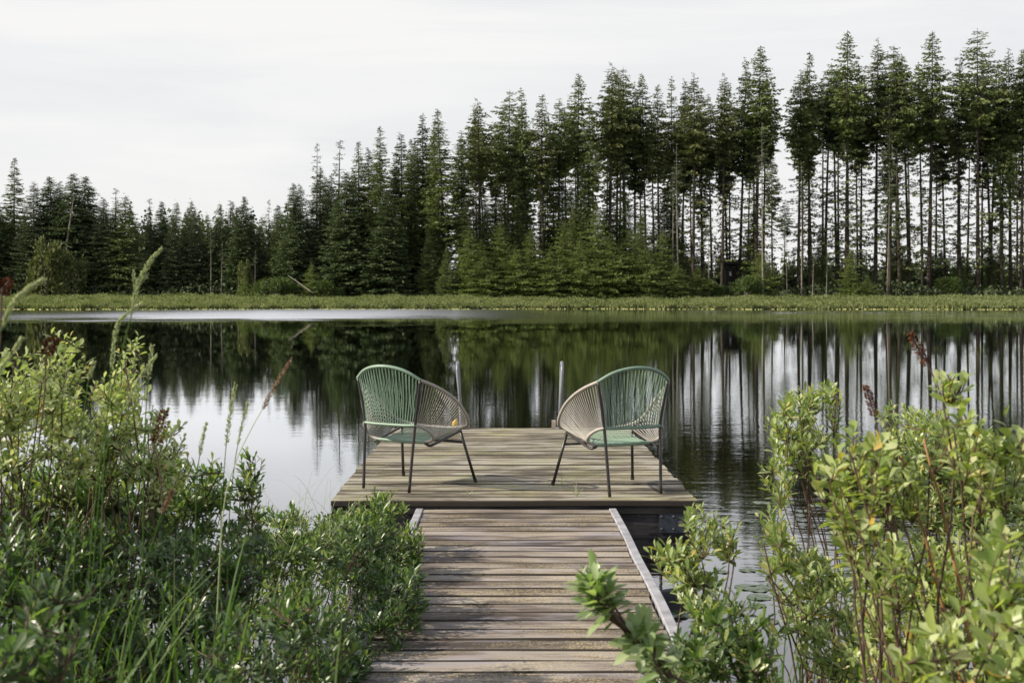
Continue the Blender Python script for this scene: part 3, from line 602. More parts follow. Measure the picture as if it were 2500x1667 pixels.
grass_stalk('short green spike beside the left frame edge, above the pale shrub', [(-60, 1180), (-20, 960), (0, 905), (25, 870), (52, 828)], 1.9, 4, .0040, .0075, 'seed_green', seed=4, nh=200)
grass_stalk('pinkish seed spike leaning right over bright water, beside the left chair', [(545, 1250), (575, 1130), (612, 1050), (640, 1000), (675, 935), (710, 880)], 2.9, 3, .0042, .011, 'seed_pink', seed=5, nh=190, stem_m='seed_green')
grass_stalk('slim green spike against bright water, left of the pinkish one', [(540, 1260), (545, 1180), (552, 1090), (562, 1010), (574, 940)], 3.0, 3, .0042, .012, 'seed_green', seed=6, nh=150)
grass_stalk('thin drooping green spike just left of the pinkish one, lower', [(560, 1260), (572, 1140), (580, 1090), (592, 1030), (605, 985)], 3.1, 3, .0036, .010, 'seed_green', seed=7, nh=130)
grass_stalk('short green spike at the right end of the pale shrub', [(478, 1260), (482, 1160), (487, 1115), (495, 1070), (504, 1035)], 2.9, 3, .0040, .010, 'seed_green', seed=8, nh=120)
grass_stalk('slanting green spike among the upright pale shrub leaves', [(250, 1150), (300, 1000), (325, 950), (350, 910), (380, 870)], 2.6, 4, .0045, .010, 'seed_green', seed=9, nh=170)
grass_stalk('upright pale spike beside the slanting one', [(352, 1100), (358, 980), (362, 930), (368, 880), (371, 845)], 2.8, 3, .0040, .010, 'seed_green', seed=10, nh=120)
grass_stalk('small green spike between the two pale shrubs', [(190, 1150), (210, 970), (216, 930), (222, 905), (229, 885)], 2.6, 3, .0040, .010, 'seed_green', seed=11, nh=110)
grass_stalk('pink tipped spike over the dark shrub beside the walkway', [(780, 1560), (822, 1450), (845, 1405), (870, 1350)], 3.6, 2, .0040, .011, 'seed_pink', seed=12, nh=120)
grass_stalk('curved green seed spike low on the left bank', [(330, 1480), (380, 1300), (395, 1255), (420, 1200)], 2.5, 2, .0040, .011, 'seed_pink', seed=13, nh=100)
def brown_head(label, pts, d, r0, foot, seed, n=190):
    W = [P(px, py, d) for px, py in pts]; f0 = P(foot[0], foot[1], d); root = empty('dry_flower_head', f0, 0, label, 'dry flower head', 'dry brown flower heads'); m_ = MB()
    pl = spline([f0, f0.lerp(W[0], .55)+Vector((.004, 0, 0)), W[0]]+W[1:], 6); m_.tube([p-f0 for p in pl], .0018, 5); m_.build('stem', M['twig'], root, True)
    seed_head(spline(W, 8), r0, n, .0085, 'seed_brown', root, seed, w_=.8, sp=1.1, b0=f0)
brown_head('dry brown flower head on top of the pale shrub at the left', [(112, 868), (120, 845), (142, 825)], 2.6, .020, (95, 1080), 1)
brown_head('hanging dark brown flower head against bright water, left bank', [(378, 1085), (395, 1045), (402, 1000)], 2.9, .022, (400, 1260), 2, 240)
brown_head('dry brown flower head cut by the left frame edge', [(4, 720), (12, 700), (24, 684)], 2.0, .012, (-20, 1000), 3, 120)
brown_head('dry brown flower head high on a thin stem at the right', [(2266, 892), (2248, 862), (2222, 812)], 2.9, .016, (2330, 1060), 4, 220)
brown_head('narrow dry brown flower head left of the tall broad leaved shoot', [(2136, 1015), (2126, 985), (2113, 940)], 2.9, .012, (2160, 1200), 5, 190)

# long grass on the left bank: uncountable
def blade_set(n, xr, yr, hr_, rs, lean=.35, wd=.0045, seg=6):
    V_ = []; Fq_ = []; c = 0
    for i in range(n):
        d = rs.uniform(*yr); x = rs.uniform(*xr)*d/F+0; y = d; z = gz(x, y); h = rs.uniform(*hr_); a = rs.uniform(0, 6.28); ln = rs.uniform(.05, lean)*h; wv = Vector((math.cos(a+1.57), math.sin(a+1.57), 0)); wq = wd*rs.uniform(.5, 1.3); kick = rs.uniform(1.6, 3.2)
        for k in range(seg+1):
            t = k/seg; p = Vector((x+math.cos(a)*ln*t**kick, y+math.sin(a)*ln*t**kick, z+h*(t-.12*t**3))); ww = wq*(1-t**2.2)*(.6+.8*t if t < .5 else 1)+.0003
            V_.append((p-wv*ww)[:]); V_.append((p+wv*ww)[:])
            if k < seg: Fq_.append((c+2*k, c+2*k+1, c+2*k+3, c+2*k+2))
        c += 2*(seg+1)
    return np.array(V_), np.array(Fq_)
rs = np.random.default_rng(77)
v1, f1 = blade_set(420, (-1300, -420), (2.0, 4.2), (.45, .95), rs); v2, f2 = blade_set(150, (560, 1300), (2.2, 4.2), (.35, .85), rs); v3, f3 = blade_set(170, (-1350, -700), (1.7, 3.0), (.6, 1.12), rs, .5, .006)
tag(np_mesh('tall_grass', np.concatenate([v1, v2, v3]), np.concatenate([f1, f2+len(v1), f3+len(v1)+len(v2)]), M['blade'], smooth=True), kind='stuff')
# fine dry arching grass by the water left of the dock
m_ = MB(); r5 = random.Random(4)
for i in range(34):
    x0 = r5.uniform(560, 840); d = r5.uniform(4.8, 5.8); a = P(x0, 1330+r5.uniform(-30, 30), d); b = P(x0+r5.uniform(-160, 170), r5.uniform(1120, 1290), d+r5.uniform(-.3, .3)); pl = polyline(a, b, Vector(((b.x-a.x)*.1, 0, .10+r5.random()*.08)), 9)
    m_.tube(pl, [.0010-.00007*k for k in range(9)], 3, cap=False)
tag(m_.build('wispy_grass', M['seed_green'], None, True), kind='stuff')

for i_, (x_, y_, k_, h_, lab) in enumerate(((1408, 1212, 9, .10, 'dry grass tuft sprouting between platform boards before the right chair'), (1372, 1182, 6, .13, 'thin pale weed sprouting beside the right chair front leg'), (1145, 1208, 6, .04, 'tiny green weed at the front boards of the platform'))):
    d_ = (CAMZ-PZ)*F/(y_-HY); rt = empty('weed_tuft', ((x_-HX)*d_/F, d_, PZ), 0, lab, 'weed', 'weeds between the dock boards'); m_ = MB(); rq = random.Random(i_)
    for k in range(k_):
        a_ = rq.uniform(0, 6.28); e_ = Vector((math.cos(a_)*h_*rq.uniform(.3, 1), math.sin(a_)*h_*.5, h_*rq.uniform(.3, 1))); m_.tube(polyline(Vector((0, 0, 0)), e_, Vector((0, 0, h_*.3)), 6), [.0017, .0016, .0014, .0012, .0009, .0004], 4, cap=False)
    m_.build('blades', M['seed_green'], rt, True)
# ------------------------------------------------------------------ lily pads
pads = []
for cx, cy in ((1395, 235), (1790, 257), (1340, 308), (1680, 330), (1700, 368), (1690, 400), (1770, 410), (1300, 370), (1105, 747), (1290, 735), (1290, 860), (1370, 880), (1455, 858), (1375, 935), (1360, 997), (1575, 1040), (735, 1037), (790, 1065), (862, 1060), (1430, 1110), (935, 1190), (1030, 970), (1000, 262), (1070, 268)):
    pads.append((1400+cx/3.033, 1150+cy/3.033))
for cx, cy in ((480, 118), (30, 92), (375, 162), (355, 198), (380, 240), (380, 275), (960, 230), (225, 985), (20, 812)): pads.append((1850+cx/3.357, 1200+cy/3.357))
uq = []
for p in pads:
    if all(abs(p[0]-q[0])+abs(p[1]-q[1])*2 > 14 for q in uq): uq.append(p)
uq.sort(key=lambda p: -p[1])
padm = []
for v_ in range(3):
    r_ = .048+.006*v_; a0 = .35; K = 22; vs = [(0, 0, .004)]
    for k in range(K+1): a = a0/2+(2*math.pi-a0)*k/K; q = r_*(1+.03*math.sin(3*a+v_)); vs.append((q*math.cos(a), q*math.sin(a), .004+.002*math.sin(5*a+v_)))
    n0 = len(vs); vs += [(x, y, z-.0022) for x, y, z in vs]
    fs = [(0, k, k+1) for k in range(1, K+1)]+[(n0, n0+k+1, n0+k) for k in range(1, K+1)]+[(k, n0+k, n0+k+1, k+1) for k in range(1, K+1)]+[(0, n0, n0+1, 1), (0, K+1, n0+K+1, n0)]
    m_ = MB(); m_.add(vs, fs); me = m_.build('lily_pad', M['pad']); padm.append(me)
for i, (px, py) in enumerate(uq):
    d = CAMZ*F/(py-HY); x = (px-HX)*d/F
    o = padm[i] if i < 3 else padm[i % 3].copy()
    if i >= 3: COL.objects.link(o)
    o.location = (x, d, 0); s_ = random.uniform(.75, 1.35); o.scale = (s_, s_, 1); o.rotation_euler = (0, 0, random.uniform(0, 6.28))
    tag(o, f'round lily pad on the water right of the dock, {ordinal(i+1)} nearest to the walkway end' if False else f'small round lily pad right of the dock, {ordinal(i+1)} nearest the camera', 'lily pad', 'lily pads right of the dock')

# ------------------------------------------------------------------ meadow along the far shore
rs = np.random.default_rng(5)
def meadow(n, x0, x1, hmul):
    x = rs.uniform(x0, x1, n); t = rs.random(n)**1.25*27; y = np.array([shore_y(a) for a in x])+.2+t
    z = np.array([terrain_z(a, b) for a, b in zip(x, y)])
    lump = .5+.5*np.sin(x*.55+np.sin(y*.6)*1.2)*np.cos(y*.45+x*.13)+.35*np.sin(x*1.9+y)
    h = (.30+.48*lump+rs.random(n)*.42)*hmul*np.where(t < 1.5, .85, 1)*np.where(x > 22, .92, 1)
    a = rs.uniform(0, 6.283, n); ln = rs.uniform(.05, .55, n)*h; w_ = rs.uniform(.03, .10, n); wa = rs.uniform(0, 3.14, n)
    b = np.stack([x, y, z-.02], 1); wv = np.stack([np.cos(wa)*w_, np.sin(wa)*w_, 0*w_], 1); tip = b+np.stack([np.cos(a)*ln, np.sin(a)*ln, h], 1); mid = b+(tip-b)*.5-np.stack([np.cos(a)*ln*.2, np.sin(a)*ln*.2, 0*h], 1)
    V_ = np.stack([b-wv, b+wv, mid+wv*.9, tip, mid-wv*.9], 1).reshape(-1, 3); return V_, np.arange(n)[:, None]*5+np.array([[0, 1, 2, 3, 4]])
V_, F_ = meadow(150000, -100, 100, 1.0)
tag(np_mesh('marsh_grass', V_, F_, M['meadow']), kind='stuff')
for nm, mt, cnt, sd_ in (('marsh_shrubs', 'meadow', 330, 1), ('marsh_shrubs', 'marsh_dark', 230, 2)):
    rm = np.random.default_rng(sd_); Pm = []; Zm = []
    for i in range(cnt):
        cx = rm.uniform(-95, 95); t = rm.random()**1.1*24+.9; cy = shore_y(cx)+t; rx = rm.uniform(.8, 3.4); ry = rm.uniform(.6, 1.6); hh = rm.uniform(.3, 1.35)*(.75 if mt == 'meadow' else 1); k = int(70*rx)
        q = rm.normal(size=(k, 3)); q /= np.linalg.norm(q, axis=1)[:, None]; q[:, 2] = np.abs(q[:, 2]); Pm.append(q*np.array([rx, ry, hh])*rm.uniform(.75, 1.05, (k, 1))+np.array([cx, cy, terrain_z(cx, cy)+.05])); Zm.append(q)
    pos = np.concatenate(Pm); q = np.concatenate(Zm); n = len(pos)
    tag(leaves_mesh(nm, pos, q*.6+rm.normal(size=(n, 3))*.7, rm.normal(size=(n, 3)), rm.uniform(.14, .36, n), leaf_template(.5), M[mt], None), kind='stuff')
n = 900; x = rs.uniform(-85, 90, n); y = np.array([shore_y(a) for a in x])-rs.random(n)**2*1.6+.1; h = rs.uniform(.02, .10, n)
V_ = np.stack([np.stack([x-.09, y, h*0+.01], 1), np.stack([x+.09, y, h*0+.01], 1), np.stack([x+.06, y+.1, .02+h], 1), np.stack([x-.06, y+.1, .02+h], 1)], 1).reshape(-1, 3)
tag(np_mesh('shoreline_lilies', V_, np.arange(n)[:, None]*4+np.array([[0, 1, 2, 3]]), M['flower_dot']), kind='stuff')

# ------------------------------------------------------------------ trees
def conifer(name, H, crown0, wmax, shape, matn, seed, barkn='bark', dead=0, spray=.60, dens=1.12, droop=.25, gap=.22, tr=None, ragged=.25, low_wisps=0, tilt=0):
    """master tree of height H: Empty > trunk, crown. crown0 = where the crown starts as a share of H"""
    rr = np.random.default_rng(seed); root = empty(name); tb = MB(); tr = tr or H*.0088
    K = 12; wob = rr.normal(size=2)*.15
    cen = lambda t: Vector((wob[0]*math.sin(t*3.1)+tilt*t*H*.1, wob[1]*math.sin(t*2.3), H*t))
    tb.tube([cen(k/K) for k in range(K+1)], [tr*(1-.92*(k/K)**1.05)*(1.25 if k == 0 else 1) for k in range(K+1)], 8)
    pos = []; dr = []; up_ = []; sz = []
    z = crown0*H; step = .27/dens*H/35
    def branch(zz, Ln, az, dp, density, size):
        o = cen(zz/H); dirv = Vector((math.cos(az), math.sin(az), 0)); n_ = max(4, int(Ln/(.135*H/35)*density)); sidev = Vector((-dirv.y, dirv.x, 0))
        pe = o+dirv*Ln+Vector((0, 0, -dp*Ln*.6+.12*Ln)); tb.tube([o, o+dirv*Ln*.5+Vector((0, 0, -dp*Ln*.28)), pe], [tr*.10+.01, tr*.06+.008, .006], 4, cap=False)
        for j in range(n_):
            t = (j+rr.random())/n_; t = .12+.9*t; c_ = o+dirv*Ln*t+Vector((0, 0, -dp*Ln*(t-.45*t*t)+.1*Ln*t*t)); sd = 1 if rr.random() < .5 else -1; ws = Ln*.24*math.sin(math.pi*min(1, .15+.8*t))
            c_ = c_+sidev*sd*ws*rr.random()+Vector((0, 0, rr.normal()*.07)); dv = dirv*rr.uniform(.4, 1)+sidev*sd*rr.uniform(.1, .9)+Vector((0, 0, -rr.uniform(.0, 1.3)*(.5+droop)+.25))
            pos.append(c_[:]); dr.append(dv[:]); up_.append((rr.normal()*1.3, rr.normal()*1.3, .5)); sz.append(size*rr.uniform(.6, 1.4))
    while z < H*.992:
        t = (z/H-crown0)/(1-crown0)
        if shape == 'cone': prof = (1-t)**.85*min(1, .30+2.0*t)
        elif shape == 'column': prof = min(1, (1-t)*1.65)**.9*min(1, .24+1.9*t)
        elif shape == 'full': prof = (1-t)**.72*min(1, .72+1.2*t)
        else: prof = (1-t)**.6*.8
        nb = 4 if t > .85 else 5
        for j in range(nb):
            if rr.random() < gap*(1.6 if shape == 'sparse' else 1): continue
            Ln = wmax*prof*(1-ragged*1.3+2.6*ragged*rr.random())+.25*H/35
            branch(z+rr.normal()*.35, Ln, rr.random()*6.283, droop*(1-.6*t)+rr.normal()*.22, (1.0 if shape != 'sparse' else .65), spray*H/35*(.38+.75*(1-t)))
        z += step*(1.0 if t < .8 else .75)
    for k in range(dead):
        zz = H*rr.uniform(.12, crown0); Ln = wmax*rr.uniform(.25, .9); az = rr.random()*6.283; o = cen(zz/H); dv = Vector((math.cos(az), math.sin(az), -.1))
        tb.tube([o, o+dv*Ln*.5, o+dv*Ln+Vector((0, 0, -.25*Ln*rr.random()))], [.035, .022, .01], 3, cap=False)
        if rr.random() < low_wisps: branch(zz, Ln, az, droop+.1, .55, spray*.8*H/35)
    tb.build('trunk', M[barkn], root, True)
    tmpl = np.array([(0, -.15, 0), (-.26, .18, -.02), (-.07, .30, .0), (-.32, .50, -.05), (-.06, .62, 0), (0, 1, -.10), (.07, .58, 0), (.32, .44, -.05), (.07, .28, 0), (.26, .14, -.02)])
    a = np.array(pos); d = np.array(dr); u = np.array(up_); s_ = np.array(sz); d = d/np.linalg.norm(d, axis=1)[:, None]; si = np.cross(d, u); si /= np.linalg.norm(si, axis=1)[:, None]; uu = np.cross(si, d)
    R = np.stack([si, d, uu], axis=2); Vv = np.einsum('nij,kj->nki', R, tmpl)*s_[:, None, None]+a[:, None, :]
    np_mesh('crown', Vv.reshape(-1, 3), np.arange(len(a))[:, None]*10+np.arange(10)[None], M[matn], root)
    root['H'] = H; return root
PROTO = {
 'firA': conifer('fir_tree', 40, .60, 3.9, 'cone', 'fir', 1, dead=95, low_wisps=.7),
 'firB': conifer('fir_tree', 40, .62, 3.5, 'column', 'fir', 2, dead=95, low_wisps=.65),
 'firC': conifer('fir_tree', 38, .52, 3.3, 'cone', 'fir_dark', 3, dead=60, low_wisps=.8),
 'firG': conifer('fir_tree', 40, .61, 4.4, 'cone', 'fir_olive', 21, dead=60, low_wisps=.7, gap=.34, ragged=.45, tilt=.12),
 'firH': conifer('fir_tree', 40, .56, 2.7, 'column', 'fir_olive', 22, dead=80, low_wisps=.8, gap=.3, tilt=-.1),
 'firI': conifer('fir_tree', 40, .64, 4.1, 'column', 'fir', 23, dead=90, low_wisps=.5, gap=.38, ragged=.5),
 'low': conifer('low_conifer', 14, .05, 3.4, 'full', 'fir_dark', 24, dens=.6, spray=1.3, gap=.15, ragged=.4),
 'firD': conifer('fir_tree', 40, .36, 3.0, 'column', 'fir', 4, dead=40, low_wisps=.9, gap=.42),
 'firE': conifer('fir_tree', 38, .22, 4.0, 'cone', 'fir', 5, dead=14, low_wisps=.8, gap=.22),
 'firF': conifer('fir_tree', 40, .67, 3.6, 'column', 'fir_dark', 6, dead=80, low_wisps=.5),
 'thin': conifer('sparse_fir', 30, .30, 2.0, 'sparse', 'fir_dark', 7, dead=20, low_wisps=.3, gap=.4),
 'cedA': conifer('cedar_tree', 30, .03, 4.6, 'full', 'cedar', 8, droop=.5, dens=1.15, gap=.05, spray=.72),
 'cedB': conifer('cedar_tree', 28, .05, 4.0, 'full', 'fir_dark', 9, droop=.35, dens=1.1, gap=.08),
 'cedC': conifer('hemlock_tree', 24, .06, 4.4, 'full', 'fir', 10, droop=.45, dens=1.1, gap=.1),
 'snag': conifer('dead_tree', 26, .70, 1.6, 'sparse', 'fir_dark', 11, 'bark_pale', dead=26, gap=.5, tr=.20),
 'hemS': conifer('young_hemlock', 11, .03, 3.0, 'column', 'lush', 12, droop=.6, dens=.8, gap=.38, spray=.95, ragged=.75),
 'hemT': conifer('young_hemlock', 16, .04, 3.6, 'sparse', 'lush', 13, droop=.55, dens=1.1, gap=.22, spray=.9, ragged=.75),
}
protos_used = {k: False for k in PROTO}
TREES = []
def place(kind, px, top, d, wscale=1.0, row='front', rz=None, x=None):
    X = (px-HX)*d/F if x is None else x; zg = terrain_z(X, d)-.05; H = (HY-top)*d/F+CAMZ-zg
    p = PROTO[kind]
    if not protos_used[kind]: o = p; protos_used[kind] = True
    else: o = copy_tree(p)
    s_ = H/p['H']; o.location = (X, d, zg); wq = (s_*.5+.5*(H/p['H'])**.5)*wscale; o.scale = (wq, wq, s_); o.rotation_euler = (random.gauss(0, .010), random.gauss(0, .019), random.uniform(0, 6.28) if rz is None else rz)
    TREES.append((o, kind, row, X/d, H, d)); return o
D = 1/.9408
random.seed(21)
# left forest (tops read off the picture, in 2352-wide pixels)
for x_, y_, k_, d_, w_ in ((-15, 440, 'cedA', 200, 1), (33, 362, 'firE', 204, .8), (72, 420, 'cedB', 198, 1), (112, 405, 'cedA', 200, 1.1), (135, 418, 'cedB', 203, 1), (165, 398, 'cedA', 199, 1.05), (203, 405, 'cedA', 202, 1.2), (238, 455, 'cedB', 198, 1), (265, 432, 'thin', 201, 1.1), (288, 450, 'cedC', 198, 1), (348, 455, 'thin', 200, 1.2), (370, 462, 'cedA', 201, .9), (398, 490, 'cedB', 198, .8), (428, 478, 'cedA', 203, .8), (450, 482, 'cedB', 199, .9), (475, 492, 'cedC', 202, .9), (500, 500, 'cedA', 200, .9),
    (525, 460, 'thin', 200, 1.2), (548, 475, 'cedA', 198, .9), (570, 450, 'cedA', 200, .9), (595, 520, 'cedB', 199, .9), (617, 458, 'thin', 202, .9), (640, 500, 'cedC', 199, .8),
    (670, 420, 'cedA', 196, 1), (690, 425, 'cedB', 199, 1), (727, 328, 'thin', 201, 1), (735, 385, 'cedB', 198, 1), (773, 322, 'thin', 200, 1.3), (765, 400, 'cedB', 197, 1), (800, 395, 'cedA', 195, 1.2), (830, 325, 'firE', 200, 1), (850, 342, 'cedB', 203, 1), (875, 290, 'firE', 197, 1), (880, 440, 'cedA', 193, 1.35), (917, 308, 'firC', 203, 1.1), (940, 318, 'firE', 199, .9), (972, 265, 'firC', 203, 1), (995, 272, 'firE', 200, .9), (1025, 250, 'firE', 195, 1.15)):
    place(k_, x_*D, y_*D, d_, w_*(1.4 if x_ < 340 else 1.18 if x_ < 660 else 1.1))
# centre and right stand
for x_, y_, k_, d_, w_ in ((1060, 300, 'firD', 203, .8), (1103, 230, 'firG', 197, 1.1), (1135, 300, 'firB', 204, .8), (1165, 205, 'firI', 200, 1), (1185, 235, 'firD', 204, .9), (1218, 200, 'firD', 198, 1), (1250, 215, 'firH', 196, 1), (1283, 228, 'firB', 203, .9), (1325, 170, 'firA', 200, 1), (1352, 235, 'firD', 197, .8), (1396, 150, 'firG', 199, 1.05), (1416, 165, 'firB', 204, .9), (1434, 152, 'firI', 201, .9), (1460, 200, 'firC', 205, .9), (1486, 168, 'firA', 202, .8), (1516, 190, 'firH', 198, .9), (1541, 175, 'firD', 201, .8), (1561, 185, 'firC', 204, .8), (1591, 172, 'firG', 198, 1), (1612, 212, 'firD', 203, .8), (1636, 215, 'firB', 200, .8)):
    place(k_, x_*D, y_*D, d_, w_)
for x_, y_, k_, d_, w_ in ((1762, 183, 'firG', 198, .9), (1779, 214, 'firC', 203, .8), (1804, 151, 'firC', 203, .9), (1843, 111, 'firA', 199, 1.15), (1862, 190, 'firB', 205, .8), (1948, 172, 'firB', 201, .9), (1976, 127, 'firH', 203, .8), (2013, 155, 'firF', 206, .9), (2066, 74, 'firA', 200, 1.1), (2045, 170, 'firF', 204, .9), (2137, 99, 'firG', 202, 1), (2100, 180, 'firA', 206, .8), (2165, 111, 'firF', 205, .9), (2197, 132, 'firI', 199, .9), (2222, 134, 'firB', 203, .9), (2267, 76, 'firA', 201, 1.05), (2172, 230, 'thin', 196, 1.1), (2308, 190, 'firC', 207, .8), (2344, 153, 'firG', 203, .9), (2388, 67, 'firI', 199, 1), (2423, 144, 'firB', 205, .9), (2445, 170, 'firD', 201, .8), (2467, 125, 'firG', 203, .9), (2493, 120, 'firA', 200, .9), (2530, 100, 'firB', 201, 1), (2570, 130, 'firA', 203, 1), (2620, 110, 'firD', 200, 1), (2680, 120, 'firB', 204, 1), (2740, 130, 'firA', 202, 1)):
    place(k_, x_, y_, d_, w_)
for i in range(9): place(random.choice(('firE', 'cedC', 'firD', 'firE')), 1070+i*52+random.uniform(-16, 16), random.uniform(380, 490), random.uniform(199, 207), random.uniform(.85, 1.1))
for i in range(5): place(random.choice(('firE', 'firD', 'cedC')), 1655+i*185+random.uniform(-25, 25), random.uniform(470, 580), random.uniform(199, 207), random.uniform(.7, .95))
# second row seen between the front ones: mostly trunks
rb = random.Random(13)
def skyline(px):
    pts = ((1040, 330), (1100, 280), (1200, 240), (1320, 240), (1400, 190), (1500, 175), (1600, 200), (1720, 215), (1800, 190), (1870, 200), (1895, 400), (1920, 400), (1950, 210), (2060, 120), (2140, 130), (2270, 130), (2320, 240), (2400, 130), (2500, 150))
    for (a, b), (c, d) in zip(pts, pts[1:]):
        if a <= px <= c: return b+(d-b)*(px-a)/(c-a)
    return 180
for i in range(44):
    px = 1130+i*31.5+rb.uniform(-13, 13)
    place(rb.choice(('firF', 'firI', 'firB', 'firH', 'firC')), px, skyline(px)+rb.uniform(15, 110), 207+rb.uniform(0, 26), rb.uniform(.6, .85), 'back')
for i in range(30):
    px = -40+i*36+rb.uniform(-12, 12); sk = 470 if px < 640 else 470-(px-640)*.42
    place(rb.choice(('cedB', 'cedA', 'cedC')), px, sk+rb.uniform(20, 100), 206+rb.uniform(0, 14), rb.uniform(.9, 1.2), 'back')
for i in range(34): place('low', 1500+i*33+rb.uniform(-14, 14), rb.uniform(612, 668), 213+rb.uniform(0, 24), rb.uniform(.9, 1.3), 'low')
for i in range(16): place(rb.choice(('hemT', 'cedC', 'firE')), 1120+i*36+rb.uniform(-18, 18), rb.uniform(450, 620), 192+rb.uniform(0, 11), rb.uniform(.9, 1.4), 'young')
# pale thin trunks close to the water at the right
for x_, y_, d_ in ((1657, 350, 190), (1731, 520, 190), (1863, 300, 189), (1922, 590, 190), (1957, 400, 192), (1983, 600, 188), (2017, 610, 188), (2165, 420, 192), (1642, 420, 191), (515, 560, 195), (623, 610, 194), (540, 590, 195)):
    place('snag', x_, y_, d_, .8 if y_ < 500 else .9, 'snag')
# lush young hemlocks under the tall ones
for x_, y_, k_, d_, w_ in ((1150, 560, 'hemT', 190, 1.1), (1185, 620, 'hemS', 188, 1.1), (1215, 540, 'hemT', 191, 1), (1258, 600, 'hemS', 189, 1.2), (1300, 560, 'hemT', 190, 1.1), (1345, 610, 'hemS', 188, 1.2), (1372, 540, 'hemT', 191, 1.1), (1420, 590, 'hemS', 188, 1.2), (1452, 500, 'hemT', 190, 1), (1496, 580, 'hemS', 188, 1.3), (1535, 560, 'hemT', 190, 1.1), (1580, 600, 'hemS', 188, 1.2), (1616, 560, 'hemT', 190, 1), (1650, 640, 'hemS', 188, 1), (1705, 650, 'hemS', 190, .9), (1862, 610, 'hemS', 191, .9), (2080, 610, 'hemT', 191, 1.0), (2120, 670, 'hemS', 190, .8), (1180, 480, 'cedC', 196, .9), (1275, 470, 'cedC', 198, .8), (1400, 450, 'hemT', 198, 1), (1520, 470, 'hemT', 199, .9), (1090, 600, 'cedC', 190, .9), (1050, 560, 'cedC', 193, .9), (760, 640, 'hemS', 189, .7), (600, 670, 'hemS', 188, .6), (2350, 620, 'hemT', 204, .9), (2440, 600, 'hemT', 206, 1)):
    place(k_, x_, y_, d_, w_, 'young')
# taller unseen trees added past the left edge to shade the left forest
for i in range(16): place(rb.choice(('cedA', 'firE', 'cedB')), -90-i*55+rb.uniform(-15, 15), rb.uniform(240, 330), 198+rb.uniform(0, 26), 1.2, 'outside')

names = {'fir': 'fir', 'ced': 'cedar', 'thi': 'fir', 'sna': 'trunk', 'hem': 'hemlock'}
desc = {'firG': 'broad olive fir, loose branches', 'firH': 'slim olive fir', 'firI': 'open gappy fir, bare trunk', 'low': 'low dark conifer', 'firA': 'pointed fir, long bare trunk', 'firB': 'narrow fir, bushy top', 'firC': 'dark slender pointed fir', 'firD': 'fir branched well down', 'firE': 'broad low-branched fir', 'firF': 'fir leafy only on top', 'thin': 'thin see-through fir', 'cedA': 'full grey-green cedar', 'cedB': 'full dark conifer', 'cedC': 'drooping green conifer', 'hemS': 'small bright green hemlock', 'hemT': 'bright green young hemlock', 'snag': 'thin pale nearly bare tree'}
rown = {'front': ('from left in the tall front row', 'tall trees of the far forest edge'), 'back': ('from left in the half-hidden back row', 'half-hidden trees behind the forest edge'), 'snag': ('from left along the forest foot', 'thin pale trunks at the forest foot'), 'young': ('from left at the forest foot', 'low young trees at the forest foot'), 'low': ('from left behind the tall trunks', 'low dark conifers behind the trunks'), 'outside': ('from left of the unseen shade trees added beyond frame', 'unseen shade trees added beyond the left edge')}
for row, (tail, grp) in rown.items():
    L_ = sorted([t for t in TREES if t[2] == row], key=lambda t: t[3])
    for i, t in enumerate(L_): tag(t[0], f'{desc[t[1]]}, {ordinal(i+1)} {tail}', 'tree', grp)

# leaning dead log, small willows, cabin
m_ = MB(); a, b = P(703, 672, 190), P(765, 716, 186); m_.tube(polyline(b, a, Vector((0, 0, .05)), 6), [.10, .09, .08, .07, .05, .03], 6); tag(m_.build('fallen_dead_tree', M['bark_pale'], None, True), 'pale dead trunk leaning left at the foot of the big cedars', 'dead tree')
m_ = MB(); a, b = P(180, 482, 196), P(163, 595, 196); m_.tube(polyline(b, a, Vector((0, 0, .05)), 6), [.16, .15, .14, .12, .08, .04], 6); b2 = b.copy(); b2.z = 1.2; m_.tube([b2, b], [.2, .16], 6); tag(m_.build('leaning_dead_tree', M['bark_pale'], None, True), 'grey dead trunk slanting through the dark left forest', 'dead tree')
def bush_master(name, matn, seed, n=3600, ls=.13):
    rr = np.random.default_rng(seed); root = empty(name); tb = MB()
    for k in range(9):
        a = rr.random()*6.28; e = Vector((math.cos(a)*rr.random()*.7, math.sin(a)*rr.random()*.7, rr.uniform(.5, 1.3))); tb.tube([(0, 0, 0), e*.5+Vector((0, 0, .15)), e], [.03, .02, .008], 4)
    tb.build('stems', M['bark_pale'], root)
    cs = [(rr.uniform(-.7, .7), rr.uniform(-.7, .7), rr.uniform(.35, 1.15), rr.uniform(.25, .5)) for _ in range(14)]
    c_ = np.array([cs[rr.integers(14)] for _ in range(n)]); q = rr.normal(size=(n, 3)); q /= np.linalg.norm(q, axis=1)[:, None]; pos = c_[:, :3]+q*c_[:, 3:4]*rr.random((n, 1))**.4
    pos[:, 2] = np.abs(pos[:, 2]); leaves_mesh('foliage', pos, q+rr.normal(size=(n, 3))*.5, rr.normal(size=(n, 3)), rr.uniform(.5, 1.2, n)*ls, leaf_template(.5), M[matn], root); return root
wb = bush_master('willow_bush', 'willow', 3)
wl = []; ab = bush_master('alder_bush', 'fir_olive', 4, 4200, .16); ab_used = 0
